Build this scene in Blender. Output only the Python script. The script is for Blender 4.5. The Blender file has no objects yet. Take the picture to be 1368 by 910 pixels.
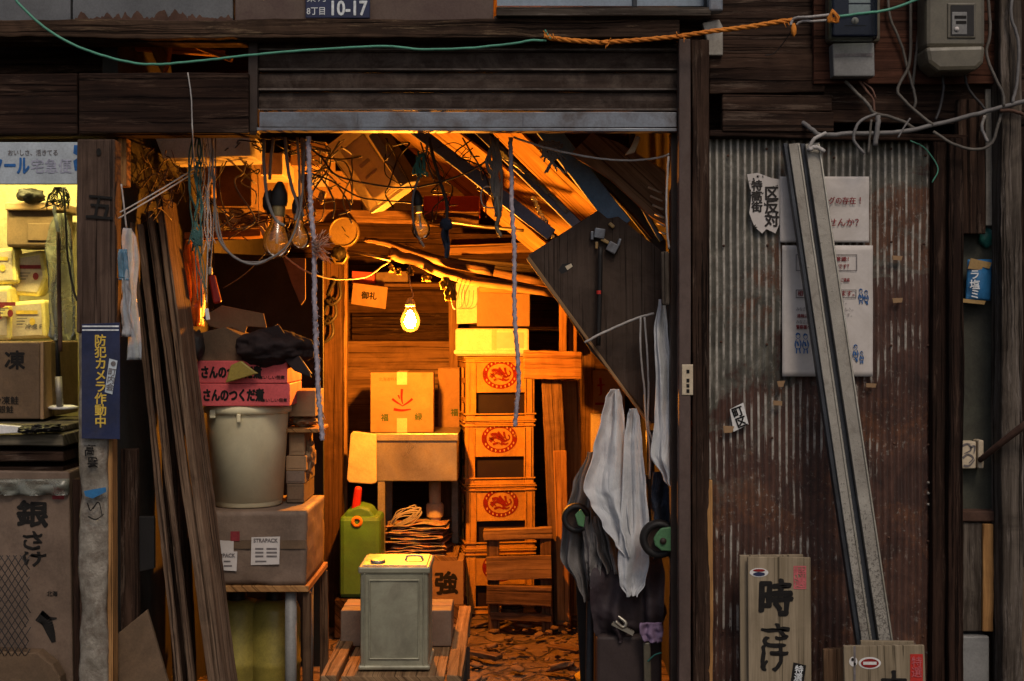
import bpy, bmesh, math, random
from mathutils import Vector, Matrix, noise
random.seed(7)
sc = bpy.context.scene
COL = sc.collection
H, D, F, CX, HY = 1.45, 4.2, 1750.0, 684.0, 440.0      # eye height, eye to facade, focal (px), picture centre, horizon
PI = math.pi
def S(Y): return (D + Y) / F                             # metres per photo pixel at depth Y
def P(px, py, Y): return Vector(((px - CX) * S(Y), Y, H + (HY - py) * S(Y)))
def fpy(Y): return HY + H / S(Y)
R = random.uniform

# ---------------------------------------------------------------- mesh builder
class MB:
    def __init__(s): s.v = []; s.f = []; s.uv = []; s.sm = []
    def add(s, vs, fs, uvs=None, smooth=False):
        b = len(s.v); s.v += [Vector(x) for x in vs]
        for i, f in enumerate(fs):
            s.f.append([b + k for k in f]); s.sm.append(smooth)
            s.uv.append(uvs[i] if uvs else [(vs[k][0] + vs[k][1], vs[k][2]) for k in f])
        return s
    def _loc(s, lv, fs, M, la, smooth=False, swap=None):
        ru, rv = R(0, 9), R(0, 9); o = [a for a in (0, 1, 2) if a != la]
        uvs = [[(lv[k][la] + ru, lv[k][o[0]] + lv[k][o[1]] * 1.03 + rv) for k in f] for f in fs]
        s.add([M @ Vector(p) for p in lv], fs, uvs, smooth)
    def box(s, c, size, rot=None, la=None, taper=1.0):
        x, y, z = [d / 2 for d in size]; t = taper
        lv = [(-x*t,-y*t,-z),(x*t,-y*t,-z),(x*t,y*t,-z),(-x*t,y*t,-z),(-x,-y,z),(x,-y,z),(x,y,z),(-x,y,z)]
        fs = [(0,3,2,1),(4,5,6,7),(0,1,5,4),(1,2,6,5),(2,3,7,6),(3,0,4,7)]
        M = Matrix.Translation(Vector(c))
        if rot is not None: M = M @ (rot.to_4x4() if hasattr(rot, 'to_4x4') else Matrix.Rotation(rot, 4, 'Z'))
        if la is None: la = max(range(3), key=lambda i: size[i])
        s._loc(lv, fs, M, la); return s
    def pbox(s, x0, y0, x1, y1, Y, depth):               # box whose front face fills a pixel rectangle at depth Y
        a, b = P(x0, y1, Y), P(x1, y0, Y)
        return s.box(((a.x+b.x)/2, Y+depth/2, (a.z+b.z)/2), (b.x-a.x, depth, b.z-a.z))
    def bar(s, a, b, w, d, roll=0, jit=0.0, seg=None, w2=None):
        a, b = Vector(a), Vector(b); L = (b-a).length; x = (b-a).normalized()
        ref = Vector((0,1,0)) if abs(x.y) < .9 else Vector((0,0,1))
        y = (ref - x*ref.dot(x)).normalized(); z = x.cross(y)
        M3 = Matrix((x, y, z)).transposed() @ Matrix.Rotation(roll, 3, 'X')
        M = Matrix.Translation(a) @ M3.to_4x4()
        n = seg or (max(1, int(L/.035)) if jit else 1); lv = []; w2 = w if w2 is None else w2; sd = R(0, 99)
        J = lambda p, k: jit*(2.2*noise.noise(Vector((p*3.2, k*3.1, sd))) + .9*noise.noise(Vector((p*22, k*5.7, sd)))) if jit else 0.0
        for i in range(n+1):
            ww = w + (w2-w)*i/n
            for (yy, zz) in ((-1,-1),(1,-1),(1,1),(-1,1)):
                lv.append((L*i/n, yy*d/2 + J(L*i/n, yy*2+zz), zz*ww/2 + J(L*i/n+5, yy+zz*3)))
        fs = [(0,3,2,1), tuple(4*n+k for k in (0,1,2,3))]
        for i in range(n):
            for k in range(4):
                p, q = 4*i+k, 4*i+(k+1)%4
                fs.append((p, q, q+4, p+4))
        s._loc(lv, fs, M, 0); return s
    def tube(s, pts, r, n=6, sub=6, jit=0, r2=None, spline=True, twist=0):
        pts = [Vector(p) for p in pts]
        if spline and len(pts) > 2:
            q = [pts[0]*2-pts[1]] + pts + [pts[-1]*2-pts[-2]]; o = []
            for i in range(1, len(q)-2):
                p0, p1, p2, p3 = q[i-1:i+3]
                for k in range(sub):
                    t = k/sub
                    o.append(.5*((2*p1)+(p2-p0)*t+(2*p0-5*p1+4*p2-p3)*t*t+(3*p1-p0-3*p2+p3)*t**3))
            o.append(pts[-1]); pts = o
        if jit: pts = [p + Vector((R(-jit,jit), R(-jit,jit), R(-jit,jit))) for p in pts]
        vs = []; m = len(pts); t = None; L = 0; us = []
        nrm = None
        for i, p in enumerate(pts):
            t = (pts[min(i+1,m-1)] - pts[max(i-1,0)])
            t = t.normalized() if t.length > 1e-9 else Vector((0,0,1))
            if nrm is None: nrm = t.orthogonal().normalized()
            nrm = (nrm - t*nrm.dot(t)); nrm = nrm.normalized() if nrm.length > 1e-6 else t.orthogonal().normalized()
            bi = t.cross(nrm); rr = r if r2 is None else r + (r2-r)*i/max(1, m-1)
            if i: L += (p-pts[i-1]).length
            us.append(L)
            for k in range(n):
                a = 2*PI*k/n + twist*L
                e = 1 + (.35*math.cos(3*(a)) if twist else 0)
                a2 = 2*PI*k/n
                vs.append(p + (nrm*math.cos(a2)+bi*math.sin(a2))*rr*e)
        fs = []; uv = []
        for i in range(m-1):
            for k in range(n):
                k2 = (k+1)%n
                fs.append((i*n+k, i*n+k2, (i+1)*n+k2, (i+1)*n+k))
                uv.append([(us[i], k/n*.06), (us[i], (k+1)/n*.06), (us[i+1], (k+1)/n*.06), (us[i+1], k/n*.06)])
        fs += [tuple(range(n-1,-1,-1)), tuple((m-1)*n+k for k in range(n))]; uv += [[(0,0)]*n, [(0,0)]*n]
        s.add(vs, fs, uv, True); return s
    def lathe(s, prof, c, n=28, rot=None, sx=1, sy=1, jit=0):
        c = Vector(c); vs = []; m = len(prof)
        for (r, z) in prof:
            for k in range(n):
                a = 2*PI*k/n; v = Vector((r*math.cos(a)*sx, r*math.sin(a)*sy, z + (R(-jit,jit) if jit else 0)))
                if rot is not None: v = rot @ v
                vs.append(c+v)
        fs = []; uv = []
        for i in range(m-1):
            for k in range(n):
                k2 = (k+1)%n; fs.append((i*n+k, i*n+k2, (i+1)*n+k2, (i+1)*n+k))
                uv.append([(prof[i][1], k/n), (prof[i][1], (k+1)/n), (prof[i+1][1], (k+1)/n), (prof[i+1][1], k/n)])
        s.add(vs, fs, uv, True)
        for ring, rev in ((0, True), (m-1, False)):
            if prof[ring][0] > 1e-5:
                idx = [ring*n+k for k in range(n)]
                vs2 = [vs[i] for i in idx]; f = tuple(range(n))
                s.add(vs2, [f[::-1] if rev else f])
        return s
    def plate(s, poly, Y, t, dY=None):                   # pixel outline -> solid board, front at depth Y, thickness t
        pts = [P(p[0], p[1], Y + (dY[i] if dY else 0)) for i, p in enumerate(poly)]; n = len(pts)
        nrm = Vector((0,0,0))
        for i in range(n): nrm += (pts[i]-pts[0]).cross(pts[(i+1)%n]-pts[0])
        nrm.normalize()
        if nrm.y > 0: pts = pts[::-1]; nrm = -nrm
        e = max(range(n), key=lambda i: (pts[(i+1)%n]-pts[i]).length); u = (pts[(e+1)%n]-pts[e]).normalized(); w = nrm.cross(u)
        bk = [p - nrm*t for p in pts]; ru, rv = R(0,9), R(0,9)
        vs = pts + bk; fs = [tuple(range(n)), tuple(range(2*n-1, n-1, -1))]
        for i in range(n): fs.append((i, n+i, n+(i+1)%n, (i+1)%n))
        uv = [[(vs[k].dot(u)+ru, vs[k].dot(w)+vs[k].dot(nrm)+rv) for k in f] for f in fs]
        s.add(vs, fs, uv); return s
    def grid(s, fn, nu, nv, smooth=True, uvs=1.0):
        vs = [fn(i/nu, j/nv) for j in range(nv+1) for i in range(nu+1)]
        fs = []; uv = []
        for j in range(nv):
            for i in range(nu):
                a = j*(nu+1)+i; fs.append((a, a+nu+1, a+nu+2, a+1))
                uv.append([(j/nv*uvs, i/nu*uvs), ((j+1)/nv*uvs, i/nu*uvs), ((j+1)/nv*uvs, (i+1)/nu*uvs), (j/nv*uvs, (i+1)/nu*uvs)])
        s.add(vs, fs, uv, smooth); return s
    def blob(s, c, size, amp=.15, fr=3.0, sub=4, rot=None, flat=None, seed=0, ridged=False, wr=0):
        bm = bmesh.new(); bmesh.ops.create_icosphere(bm, subdivisions=sub, radius=1)
        vs = []
        for v in bm.verts:
            p = v.co.copy(); q = p*fr + Vector((seed*7.3, seed*1.7, 0))
            k = noise.fractal(q, 1.0, 2.0, 4)
            if ridged: k = (1-abs(k)*2.2)*.6 - .2
            if wr: k += wr/amp*((1-2.4*abs(noise.noise(p*4.5+Vector((seed,0,3)))))+.5*(1-2.4*abs(noise.noise(p*10+Vector((0,seed,3))))))*.5
            p = p*(1+amp*k)
            p = Vector((p.x*size[0], p.y*size[1], p.z*size[2]))
            if flat is not None: p.z = max(p.z, flat)
            if rot is not None: p = rot @ p
            vs.append(p+Vector(c))
        fs = [tuple(v.index for v in f.verts) for f in bm.faces]; bm.free()
        s.add(vs, fs, None, True); return s
    def cloth(s, rows, nc=26, nr=46, amp=.012, nf=3, seed=0, grow=True):
        def fn(u, v):
            t = v*(len(rows)-1); i = min(int(t), len(rows)-2); f = t-i
            a, b = rows[i], rows[i+1]
            py, xl, xr, Y = [a[k]+(b[k]-a[k])*(f if k == 0 else (3*f*f-2*f**3)) for k in range(4)]
            ph = noise.noise(Vector((u*3, v*2.2, seed)))*1.8
            A = amp*(1 if not grow else .45+.8*v)
            wr = noise.noise(Vector((u*7+.6*math.sin(v*5), v*2.6, seed+2))); wr2 = noise.noise(Vector((u*16, v*12, seed+9)))
            dy = .0012*(1-2*abs(wr)) + .0014*(1-2*abs(wr2)) + .012*noise.noise(Vector((u*3.1+v*2, v*3.3-u, seed+4))) + A*(1.25*math.sin(2*PI*nf*u*.75+ph*1.6+seed) + .28*math.sin(2*PI*(nf*1.7)*u+2.2*v+seed*2)) + .010*noise.noise(Vector((u*2.5, v*5, seed+5))) + .003*noise.noise(Vector((u*9, v*16, seed+5)))
            p = P(xl+(xr-xl)*u, py, Y); p.y += dy; p.x += dy*.25; return p
        return s.grid(fn, nc, nr)

LOC = {}
def mesh_of(name, mb, loc):
    me = bpy.data.meshes.new(name)
    me.from_pydata([v-loc for v in mb.v], [], mb.f)
    ul = me.uv_layers.new(name='UVMap'); i = 0
    for uv in mb.uv:
        for c in uv: ul.data[i].uv = c; i += 1
    me.polygons.foreach_set('use_smooth', mb.sm); me.update(); return me
def mods(o, bevel, solid, subs, disp=None):
    if solid:
        m = o.modifiers.new('solid', 'SOLIDIFY'); m.thickness = solid; m.offset = 0
    if bevel:
        m = o.modifiers.new('bevel', 'BEVEL'); m.width = bevel; m.segments = 2; m.limit_method = 'ANGLE'; m.angle_limit = math.radians(40)
        m.harden_normals = False
    if subs:
        m = o.modifiers.new('subsurf', 'SUBSURF'); m.levels = subs; m.render_levels = subs
def obj(name, mb, mat, parent, bevel=0, solid=0, subs=0, label=None):
    loc = LOC[parent.name]
    o = bpy.data.objects.new(name, mesh_of(name, mb, loc)); COL.objects.link(o); o.parent = parent
    o.data.materials.append(mat); LOC[o.name] = loc; mods(o, bevel, solid, subs)
    if label: o['label'] = label
    return o
def tag(o, label, cat, group=None):
    o['label'] = label; o['category'] = cat
    if group: o['group'] = group
    return o
def thing(name, label, cat, loc=(0,0,0), group=None):
    o = bpy.data.objects.new(name, None); COL.objects.link(o); o.empty_display_size = .1
    o.location = loc; LOC[o.name] = Vector(loc); return tag(o, label, cat, group)
def solo(name, mb, mat, label, cat, group=None, bevel=0, solid=0, subs=0, kind=None):
    xs = [v.x for v in mb.v]; ys = [v.y for v in mb.v]; zs = [v.z for v in mb.v]
    loc = Vector(((min(xs)+max(xs))/2, (min(ys)+max(ys))/2, min(zs)))
    o = bpy.data.objects.new(name, mesh_of(name, mb, loc)); COL.objects.link(o); o.location = loc; LOC[o.name] = loc
    o.data.materials.append(mat); mods(o, bevel, solid, subs)
    if kind: o['kind'] = kind
    if label: tag(o, label, cat, group)
    return o
def dup(root, loc, rotz=None, label=None):
    def cp(o, par):
        c = o.copy(); COL.objects.link(c); c.parent = par
        for ch in list(o.children): cp(ch, c)
        return c
    r = cp(root, None); r.location = loc
    if rotz is not None: r.rotation_euler = (0,0,rotz)
    if label: r['label'] = label
    return r

# ---------------------------------------------------------------- lettering
_g = {}
def glyph(ch, bold):
    if (ch, bold) in _g: return _g[(ch, bold)]
    c = bpy.data.curves.new('t', 'FONT'); c.body = ch; c.size = 1; c.resolution_u = 3; c.offset = bold
    o = bpy.data.objects.new('t', c); COL.objects.link(o)
    dg = bpy.context.evaluated_depsgraph_get(); m = bpy.data.meshes.new_from_object(o.evaluated_get(dg))
    vs = [v.co.copy() for v in m.vertices]; fs = [tuple(p.vertices) for p in m.polygons]
    bpy.data.objects.remove(o); bpy.data.curves.remove(c); bpy.data.meshes.remove(m)
    _g[(ch, bold)] = (vs, fs); return vs, fs
def write(mb, s, px, py, Y, h, w=None, rot=0, bold=0.0, vert=False, pitch=1.08, wob=0, proud=.0016):
    """letters centred on a pixel at depth Y; h = letter height in px; w = total width to fill"""
    k = S(Y); c = P(px, py, Y)
    def put(ch, ox, oz, hh, ww=None):
        vs, fs = glyph(ch, 0.0)
        if not vs: return
        x0, x1 = min(v.x for v in vs), max(v.x for v in vs); y0, y1 = min(v.y for v in vs), max(v.y for v in vs)
        sy = hh*k/.86 if ww is None else hh*k/max(1e-6, y1-y0); sx = sy if ww is None else ww*k/max(1e-6, x1-x0)
        ca, sa = math.cos(rot), math.sin(rot)
        for ci, (bx, bz) in enumerate(((0,0),(1,0),(-1,0),(0,1),(0,-1),(.7,.7),(-.7,-.7),(.7,-.7),(-.7,.7)) if bold else ((0,0),)):
          out = []
          for v in vs:
            x = (v.x-(x0+x1)/2)*sx + ox*k + bx*bold*1.1*sy; z = (v.y-(y0+y1)/2)*sy + oz*k + bz*bold*1.1*sy
            if wob:
                x += wob*k*noise.noise(Vector((v.x*5+px, v.y*5, 1))); z += wob*k*noise.noise(Vector((v.x*5, v.y*5+py, 7)))
            out.append((c.x+x*ca-z*sa, Y-proud-ci*.00005, c.z+x*sa+z*ca))
          f2 = []                                         # faces must look at the street (-Y)
          for f in fs:
            a, b, d = [Vector(out[i]) for i in f[:3]]
            f2.append(f if (b-a).cross(d-a).y < 0 else f[::-1])
          mb.add(out, f2)
    if vert:
        n = len(s)
        for i, ch in enumerate(s): put(ch, 0, ((n-1)/2-i)*h*pitch, h)
    else: put(s, 0, 0, h, w)
    return mb
def decal(mb, pts, Y, proud=.0012):
    vs = [P(x, y, Y) + Vector((0,-proud,0)) for x, y in pts]
    a, b, c = vs[:3]
    if (b-a).cross(c-a).y > 0: vs = vs[::-1]
    mb.add(vs, [tuple(range(len(vs)))]); return mb
def rect(x0, y0, x1, y1): return [(x0,y0),(x1,y0),(x1,y1),(x0,y1)]
def ell(cx, cy, rx, ry, n=24): return [(cx+rx*math.cos(2*PI*i/n), cy+ry*math.sin(2*PI*i/n)) for i in range(n)]
def stroke(mb, pts, wpx, Y, proud=.0018, taper=True):
    """a brush stroke through pixels"""
    q = [Vector((p[0], p[1])) for p in pts]; o = []
    e = [q[0]*2-q[1]] + q + [q[-1]*2-q[-2]]
    for i in range(1, len(e)-2):
        for k in range(5):
            t = k/5; o.append(.5*((2*e[i])+(e[i+1]-e[i-1])*t+(2*e[i-1]-5*e[i]+4*e[i+1]-e[i+2])*t*t+(3*e[i]-e[i-1]-3*e[i+1]+e[i+2])*t**3))
    o.append(q[-1]); n = len(o)
    for i in range(n-1):
        d = (o[i+1]-o[i]); d = d.normalized() if d.length else Vector((1,0)); m = Vector((-d.y, d.x))
        w0 = wpx/2*(1-.75*(i/n)**2 if taper else 1); w1 = wpx/2*(1-.75*((i+1)/n)**2 if taper else 1)
        decal(mb, [o[i]+m*w0, o[i+1]+m*w1, o[i+1]-m*w1, o[i]-m*w0], Y, proud)
    return mb

# ---------------------------------------------------------------- materials
class NT:
    def __init__(s, name):
        s.m = bpy.data.materials.new(name); s.m.use_nodes = True; s.t = s.m.node_tree; s.t.nodes.clear()
        s.out = s.n('ShaderNodeOutputMaterial'); s.b = s.n('ShaderNodeBsdfPrincipled'); s.l(s.b.outputs[0], s.out.inputs[0])
    def n(s, t, **k):
        x = s.t.nodes.new(t)
        for a, b in k.items(): setattr(x, a, b)
        return x
    def l(s, a, b): s.t.links.new(a, b)
    def coord(s, uv=False, sc=(1,1,1), rnd=True):
        tc = s.n('ShaderNodeTexCoord'); v = tc.outputs['UV' if uv else 'Object']
        if rnd:
            oi = s.n('ShaderNodeObjectInfo'); mm = s.n('ShaderNodeMath', operation='MULTIPLY'); s.l(oi.outputs['Random'], mm.inputs[0]); mm.inputs[1].default_value = 17.0
            ad = s.n('ShaderNodeVectorMath', operation='ADD'); s.l(v, ad.inputs[0]); s.l(mm.outputs[0], ad.inputs[1]); v = ad.outputs[0]
        mp = s.n('ShaderNodeMapping'); mp.inputs['Scale'].default_value = sc; s.l(v, mp.inputs['Vector']); return mp.outputs[0]
    def noise(s, v, scale, det=6, rough=.6, dist=0):
        x = s.n('ShaderNodeTexNoise'); s.l(v, x.inputs['Vector']); x.inputs['Scale'].default_value = scale; x.inputs['Detail'].default_value = det
        x.inputs['Roughness'].default_value = rough; x.inputs['Distortion'].default_value = dist; return x.outputs[0]
    def ramp(s, f, stops):
        x = s.n('ShaderNodeValToRGB'); s.l(f, x.inputs[0]); e = x.color_ramp.elements
        while len(e) < len(stops): e.new(.5)
        for i, (p, c) in enumerate(stops):
            c = tuple(c) if hasattr(c, '__len__') else (c, c, c)
            e[i].position = p; e[i].color = c + (1,)
        return x.outputs[0]
    def mix(s, f, a, b, mode='MIX'):
        x = s.n('ShaderNodeMix', data_type='RGBA', blend_type=mode)
        for i, q in ((0, f), (6, a), (7, b)):
            if isinstance(q, (int, float)): x.inputs[i].default_value = q
            elif isinstance(q, tuple): x.inputs[i].default_value = q + (1,)
            else: s.l(q, x.inputs[i])
        return x.outputs[2]
    def bump(s, h, st, dist=.004):
        x = s.n('ShaderNodeBump'); x.inputs['Strength'].default_value = st; x.inputs['Distance'].default_value = dist; s.l(h, x.inputs['Height']); s.l(x.outputs[0], s.b.inputs['Normal']); return x
    def math(s, op, a, b=0.0, c=None):
        x = s.n('ShaderNodeMath', operation=op)
        for i, q in enumerate((a, b) if c is None else (a, b, c)):
            if isinstance(q, (int, float)): x.inputs[i].default_value = q
            else: s.l(q, x.inputs[i])
        return x.outputs[0]
def c3(c, k): return tuple(min(1, x*k) for x in c)

def mk(name, c, c2=None, rough=.75, metal=0, bump=.25, ns=9, grime=.6, gs=5, gcol=(.02,.014,.01), stretch=(1,1,1), fine=140, spec=.3, trans=0, speck=.5):
    t = NT(name); c2 = c2 or c3(c, .62)
    v = t.coord(sc=stretch); n1 = t.noise(v, ns, 7, .65, .3); col = t.ramp(n1, [(.32, c2), (.68, c)])
    v2 = t.coord(); g = t.noise(v2, gs, 8, .7, .6); gm = t.ramp(g, [(.44, 0.0), (.72, 1.0)])
    gf = t.math('MULTIPLY', gm, grime); col = t.mix(gf, col, gcol)
    fn = t.noise(v2, fine, 3, .6); fm = t.ramp(fn, [(.3, .72), (.6, 1.06)]); col = t.mix(speck, col, fm, 'MULTIPLY')
    t.l(col, t.b.inputs['Base Color'])
    rr = t.ramp(g, [(.3, max(.05, rough-.18)), (.7, min(1, rough+.15))]); t.l(rr, t.b.inputs['Roughness'])
    t.b.inputs['Metallic'].default_value = metal; t.b.inputs['Specular IOR Level'].default_value = spec
    if trans: t.b.inputs['Transmission Weight'].default_value = trans
    hb = t.math('ADD', t.math('MULTIPLY', n1, .6), t.math('MULTIPLY', fn, .4)); t.bump(hb, bump)
    return t.m
def wood(name, dark, light, rough=.78, bump=.5, stain=.5, sc=1.0, scol=(.012,.008,.006), wear=0.0, wcol=(.3,.26,.22)):
    t = NT(name)
    v = t.coord(True, (1.6*sc, 34*sc, 1)); n1 = t.noise(v, 1.0, 9, .68, 1.1)
    vb = t.coord(True, (.5*sc, 5*sc, 1)); n2 = t.noise(vb, 2.2, 5, .6, .8)
    n3 = t.noise(t.coord(True, (7, 190, 1)), 1.0, 6, .7, .4)
    mixn = t.math('ADD', t.math('ADD', t.math('MULTIPLY', n1, .50), t.math('MULTIPLY', n2, .28)), t.math('MULTIPLY', n3, .22))
    mid = tuple((a+b)/2*.9 for a, b in zip(dark, light))
    col = t.ramp(mixn, [(.40, dark), (.5, mid), (.60, light)])
    vc = t.coord(True, (1.1, 95, 1)); cr = t.ramp(t.noise(vc, 1.0, 5, .6, .5), [(.57, 0.0), (.62, 1.0)]); col = t.mix(t.math('MULTIPLY', cr, .85), col, c3(dark, .3))
    vo = t.coord(); st = t.ramp(t.noise(vo, 6, 8, .68, .9), [(.47, 0.0), (.68, 1.0)]); col = t.mix(t.math('MULTIPLY', st, stain), col, scol)
    if wear:
        wn = t.ramp(t.noise(t.coord(True, (3, 30, 1)), 1.3, 10, .8, .4), [(.545, 0.0), (.62, 1.0)]); col = t.mix(t.math('MULTIPLY', wn, wear), col, wcol)
    t.l(col, t.b.inputs['Base Color']); t.b.inputs['Specular IOR Level'].default_value = .08
    t.l(t.ramp(n2, [(.3, rough-.15), (.7, min(1, rough+.12))]), t.b.inputs['Roughness'])
    hb = t.math('SUBTRACT', mixn, t.math('MULTIPLY', cr, .6)); t.bump(hb, bump, .005); return t.m
def ink(name, c, worn=.0):
    t = NT(name); n1 = t.ramp(t.noise(t.coord(), 60, 6, .7), [(.35, c3(c, .7)), (.7, c3(c, 1.25))]); t.l(n1, t.b.inputs['Base Color'])
    t.b.inputs['Roughness'].default_value = .8; t.b.inputs['Specular IOR Level'].default_value = .2
    if worn:                                               # flaked print
        v = t.coord(); k = t.math('ADD', t.math('MULTIPLY', t.noise(v, 16, 7, .75, .6), .6), t.math('MULTIPLY', t.noise(v, 120, 4, .7), .4)); t.l(t.ramp(k, [(.36+.16*(1-worn)*0+.0, 0.0), (.47, 1.0)]), t.b.inputs['Alpha'])
    return t.m
def glow(name, c, st):
    t = NT(name); e = t.n('ShaderNodeEmission'); e.inputs[0].default_value = c+(1,); e.inputs[1].default_value = st; t.l(e.outputs[0], t.out.inputs[0]); return t.m
def film(name, c, alpha=.5, rough=.25):
    """thin plastic sheet: part clear, part cloudy, with a sheen"""
    t = NT(name); tr = t.n('ShaderNodeBsdfTransparent'); di = t.n('ShaderNodeBsdfDiffuse'); tl = t.n('ShaderNodeBsdfTranslucent'); gl = t.n('ShaderNodeBsdfGlossy')
    for x in (di, tl): x.inputs[0].default_value = c+(1,)
    gl.inputs['Roughness'].default_value = rough
    a = t.n('ShaderNodeMixShader'); a.inputs[0].default_value = .5; t.l(di.outputs[0], a.inputs[1]); t.l(tl.outputs[0], a.inputs[2])
    n1 = t.ramp(t.noise(t.coord(), 14, 6, .7, 1), [(.3, max(0, alpha-.25)), (.7, min(1, alpha+.25))])
    b = t.n('ShaderNodeMixShader'); t.l(n1, b.inputs[0]); t.l(tr.outputs[0], b.inputs[1]); t.l(a.outputs[0], b.inputs[2])
    f = t.n('ShaderNodeFresnel'); f.inputs[0].default_value = 1.35; cc = t.n('ShaderNodeMixShader'); t.l(f.outputs[0], cc.inputs[0]); t.l(b.outputs[0], cc.inputs[1]); t.l(gl.outputs[0], cc.inputs[2])
    t.l(cc.outputs[0], t.out.inputs[0]); return t.m
def clear_glass(name, tint=(.95,.95,.95), refl=.06, ior=1.5, milk=.0):
    t = NT(name); tr = t.n('ShaderNodeBsdfTransparent'); tr.inputs[0].default_value = tint+(1,); gl = t.n('ShaderNodeBsdfGlossy'); gl.inputs['Roughness'].default_value = .06
    f = t.n('ShaderNodeFresnel'); f.inputs[0].default_value = ior; k = t.math('ADD', f.outputs[0], refl)
    x = t.n('ShaderNodeMixShader'); t.l(k, x.inputs[0]); df = t.n('ShaderNodeBsdfTranslucent'); df.inputs[0].default_value = (.9,.88,.82,1); y = t.n('ShaderNodeMixShader'); y.inputs[0].default_value = milk
    t.l(tr.outputs[0], y.inputs[1]); t.l(df.outputs[0], y.inputs[2]); t.l(y.outputs[0], x.inputs[1]); t.l(gl.outputs[0], x.inputs[2]); t.l(x.outputs[0], t.out.inputs[0]); return t.m

def translucent(m, c, f):
    nt = m.node_tree; out = [n for n in nt.nodes if n.type == 'OUTPUT_MATERIAL'][0]; src = out.inputs[0].links[0].from_socket
    tl = nt.nodes.new('ShaderNodeBsdfTranslucent'); tl.inputs[0].default_value = c+(1,); mx = nt.nodes.new('ShaderNodeMixShader'); mx.inputs[0].default_value = f
    nt.links.new(src, mx.inputs[1]); nt.links.new(tl.outputs[0], mx.inputs[2]); nt.links.new(mx.outputs[0], out.inputs[0])
M = {}
M['wood_black'] = wood('wood_black', (.009,.0045,.0035), (.042,.022,.015), stain=.5, wear=.45, wcol=(.11,.068,.048), bump=1.0)
M['wood_dark'] = wood('wood_dark', (.013,.0065,.0045), (.072,.040,.027), stain=.55, wear=.5, wcol=(.165,.115,.085), bump=1.1)
M['wood_brown'] = wood('wood_brown', (.06,.032,.018), (.22,.13,.075), stain=.4)
M['wood_warm'] = wood('wood_warm', (.13,.07,.035), (.36,.22,.11), stain=.25)
M['wood_grey'] = wood('wood_grey', (.03,.022,.017), (.14,.112,.09), stain=.5, wear=.45, wcol=(.24,.20,.175), bump=.9)
M['wood_beam'] = wood('wood_beam', (.017,.009,.006), (.085,.05,.032), stain=.6, wear=.65, wcol=(.20,.135,.08), bump=1.0)
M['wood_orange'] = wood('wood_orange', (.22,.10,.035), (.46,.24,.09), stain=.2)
M['wood_sign'] = wood('wood_sign', (.20,.155,.10), (.34,.27,.185), stain=.25, sc=.6, bump=.2, scol=(.10,.075,.05))
M['card'] = mk('card', (.34,.21,.11), (.26,.155,.08), bump=.3, ns=5, speck=.25, grime=.4, gcol=(.08,.05,.03), rough=.85)
M['card_dark'] = mk('card_dark', (.17,.105,.06), (.11,.07,.042), bump=.12, grime=.4, rough=.85)
M['card_brown'] = mk('card_brown', (.20,.135,.095), (.14,.09,.062), bump=.3, grime=.4, rough=.7, spec=.5)
M['paper'] = mk('paper', (.60,.55,.52), (.50,.455,.43), bump=.04, speck=.06, grime=.4, gcol=(.3,.25,.2), rough=.8)
M['white'] = mk('white', (.72,.70,.68), (.6,.58,.56), bump=.1, grime=.25, gcol=(.25,.2,.16))
M['foam'] = mk('foam', (.78,.74,.62), (.68,.62,.48), bump=.15, grime=.25, gcol=(.3,.2,.1), ns=25)
M['towel'] = mk('towel', (.76,.76,.77), (.60,.61,.63), bump=.5, speck=.3, ns=14, grime=.5, gs=9, gcol=(.20,.21,.27), fine=420, rough=.95)
translucent(M['towel'], (.5,.5,.5), .2)
M['cloth_grey'] = mk('cloth_grey', (.20,.185,.178), (.11,.10,.097), bump=.5, grime=.4, fine=320, rough=.95)
M['cloth_blue'] = mk('cloth_blue', (.03,.05,.09), (.015,.02,.035), bump=.4, fine=300, rough=.95)
M['bucket'] = mk('bucket', (.88,.79,.53), (.82,.72,.46), bump=.03, speck=.08, grime=.35, gs=4, gcol=(.35,.27,.15), rough=.45, spec=.5)
translucent(M['bucket'], (.9,.82,.56), .12)
M['pink'] = mk('pink', (.70,.115,.12), (.60,.09,.095), bump=.06, grime=.25, gcol=(.12,.03,.025), rough=.7)
M['tin'] = mk('tin', (.42,.395,.28), (.27,.255,.18), metal=.4, rough=.45, bump=.12, ns=5, speck=.2, grime=.65, gs=6, gcol=(.10,.075,.05), spec=.5)
M['steel'] = mk('steel', (.50,.47,.40), (.30,.26,.20), metal=.8, rough=.4, bump=.1, ns=5, grime=.45, gcol=(.12,.08,.05))
def rail_metal():
    t = NT('rail_metal'); v = t.coord(); n = t.noise(v, 5, 8, .7, .5); col = t.ramp(n, [(.3, (.17,.15,.125)), (.6, (.30,.275,.235)), (.75, (.40,.37,.32))])
    sp = t.n('ShaderNodeSeparateXYZ'); tc = t.n('ShaderNodeTexCoord'); t.l(tc.outputs['Object'], sp.inputs[0])
    low = t.ramp(t.math('SUBTRACT', 1.45, sp.outputs[2]), [(.45, 0.0), (1.0, .13)]); n2 = t.noise(v, 110, 4, .7, 1.2)
    pit = t.ramp(t.math('ADD', n2, t.math('SUBTRACT', low, .06)), [(.56, 0.0), (.63, 1.0)]); col = t.mix(t.math('MULTIPLY', pit, .8), col, (.05,.04,.032))
    gr = t.ramp(t.noise(v, 13, 8, .72, 1), [(.52, 0.0), (.7, 1.0)]); col = t.mix(t.math('MULTIPLY', gr, .55), col, (.09,.065,.048))
    t.l(col, t.b.inputs['Base Color']); t.b.inputs['Metallic'].default_value = .25; t.b.inputs['Roughness'].default_value = .55; t.bump(t.math('ADD', n, n2), .3); return t.m
M['rail_metal'] = rail_metal()
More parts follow.
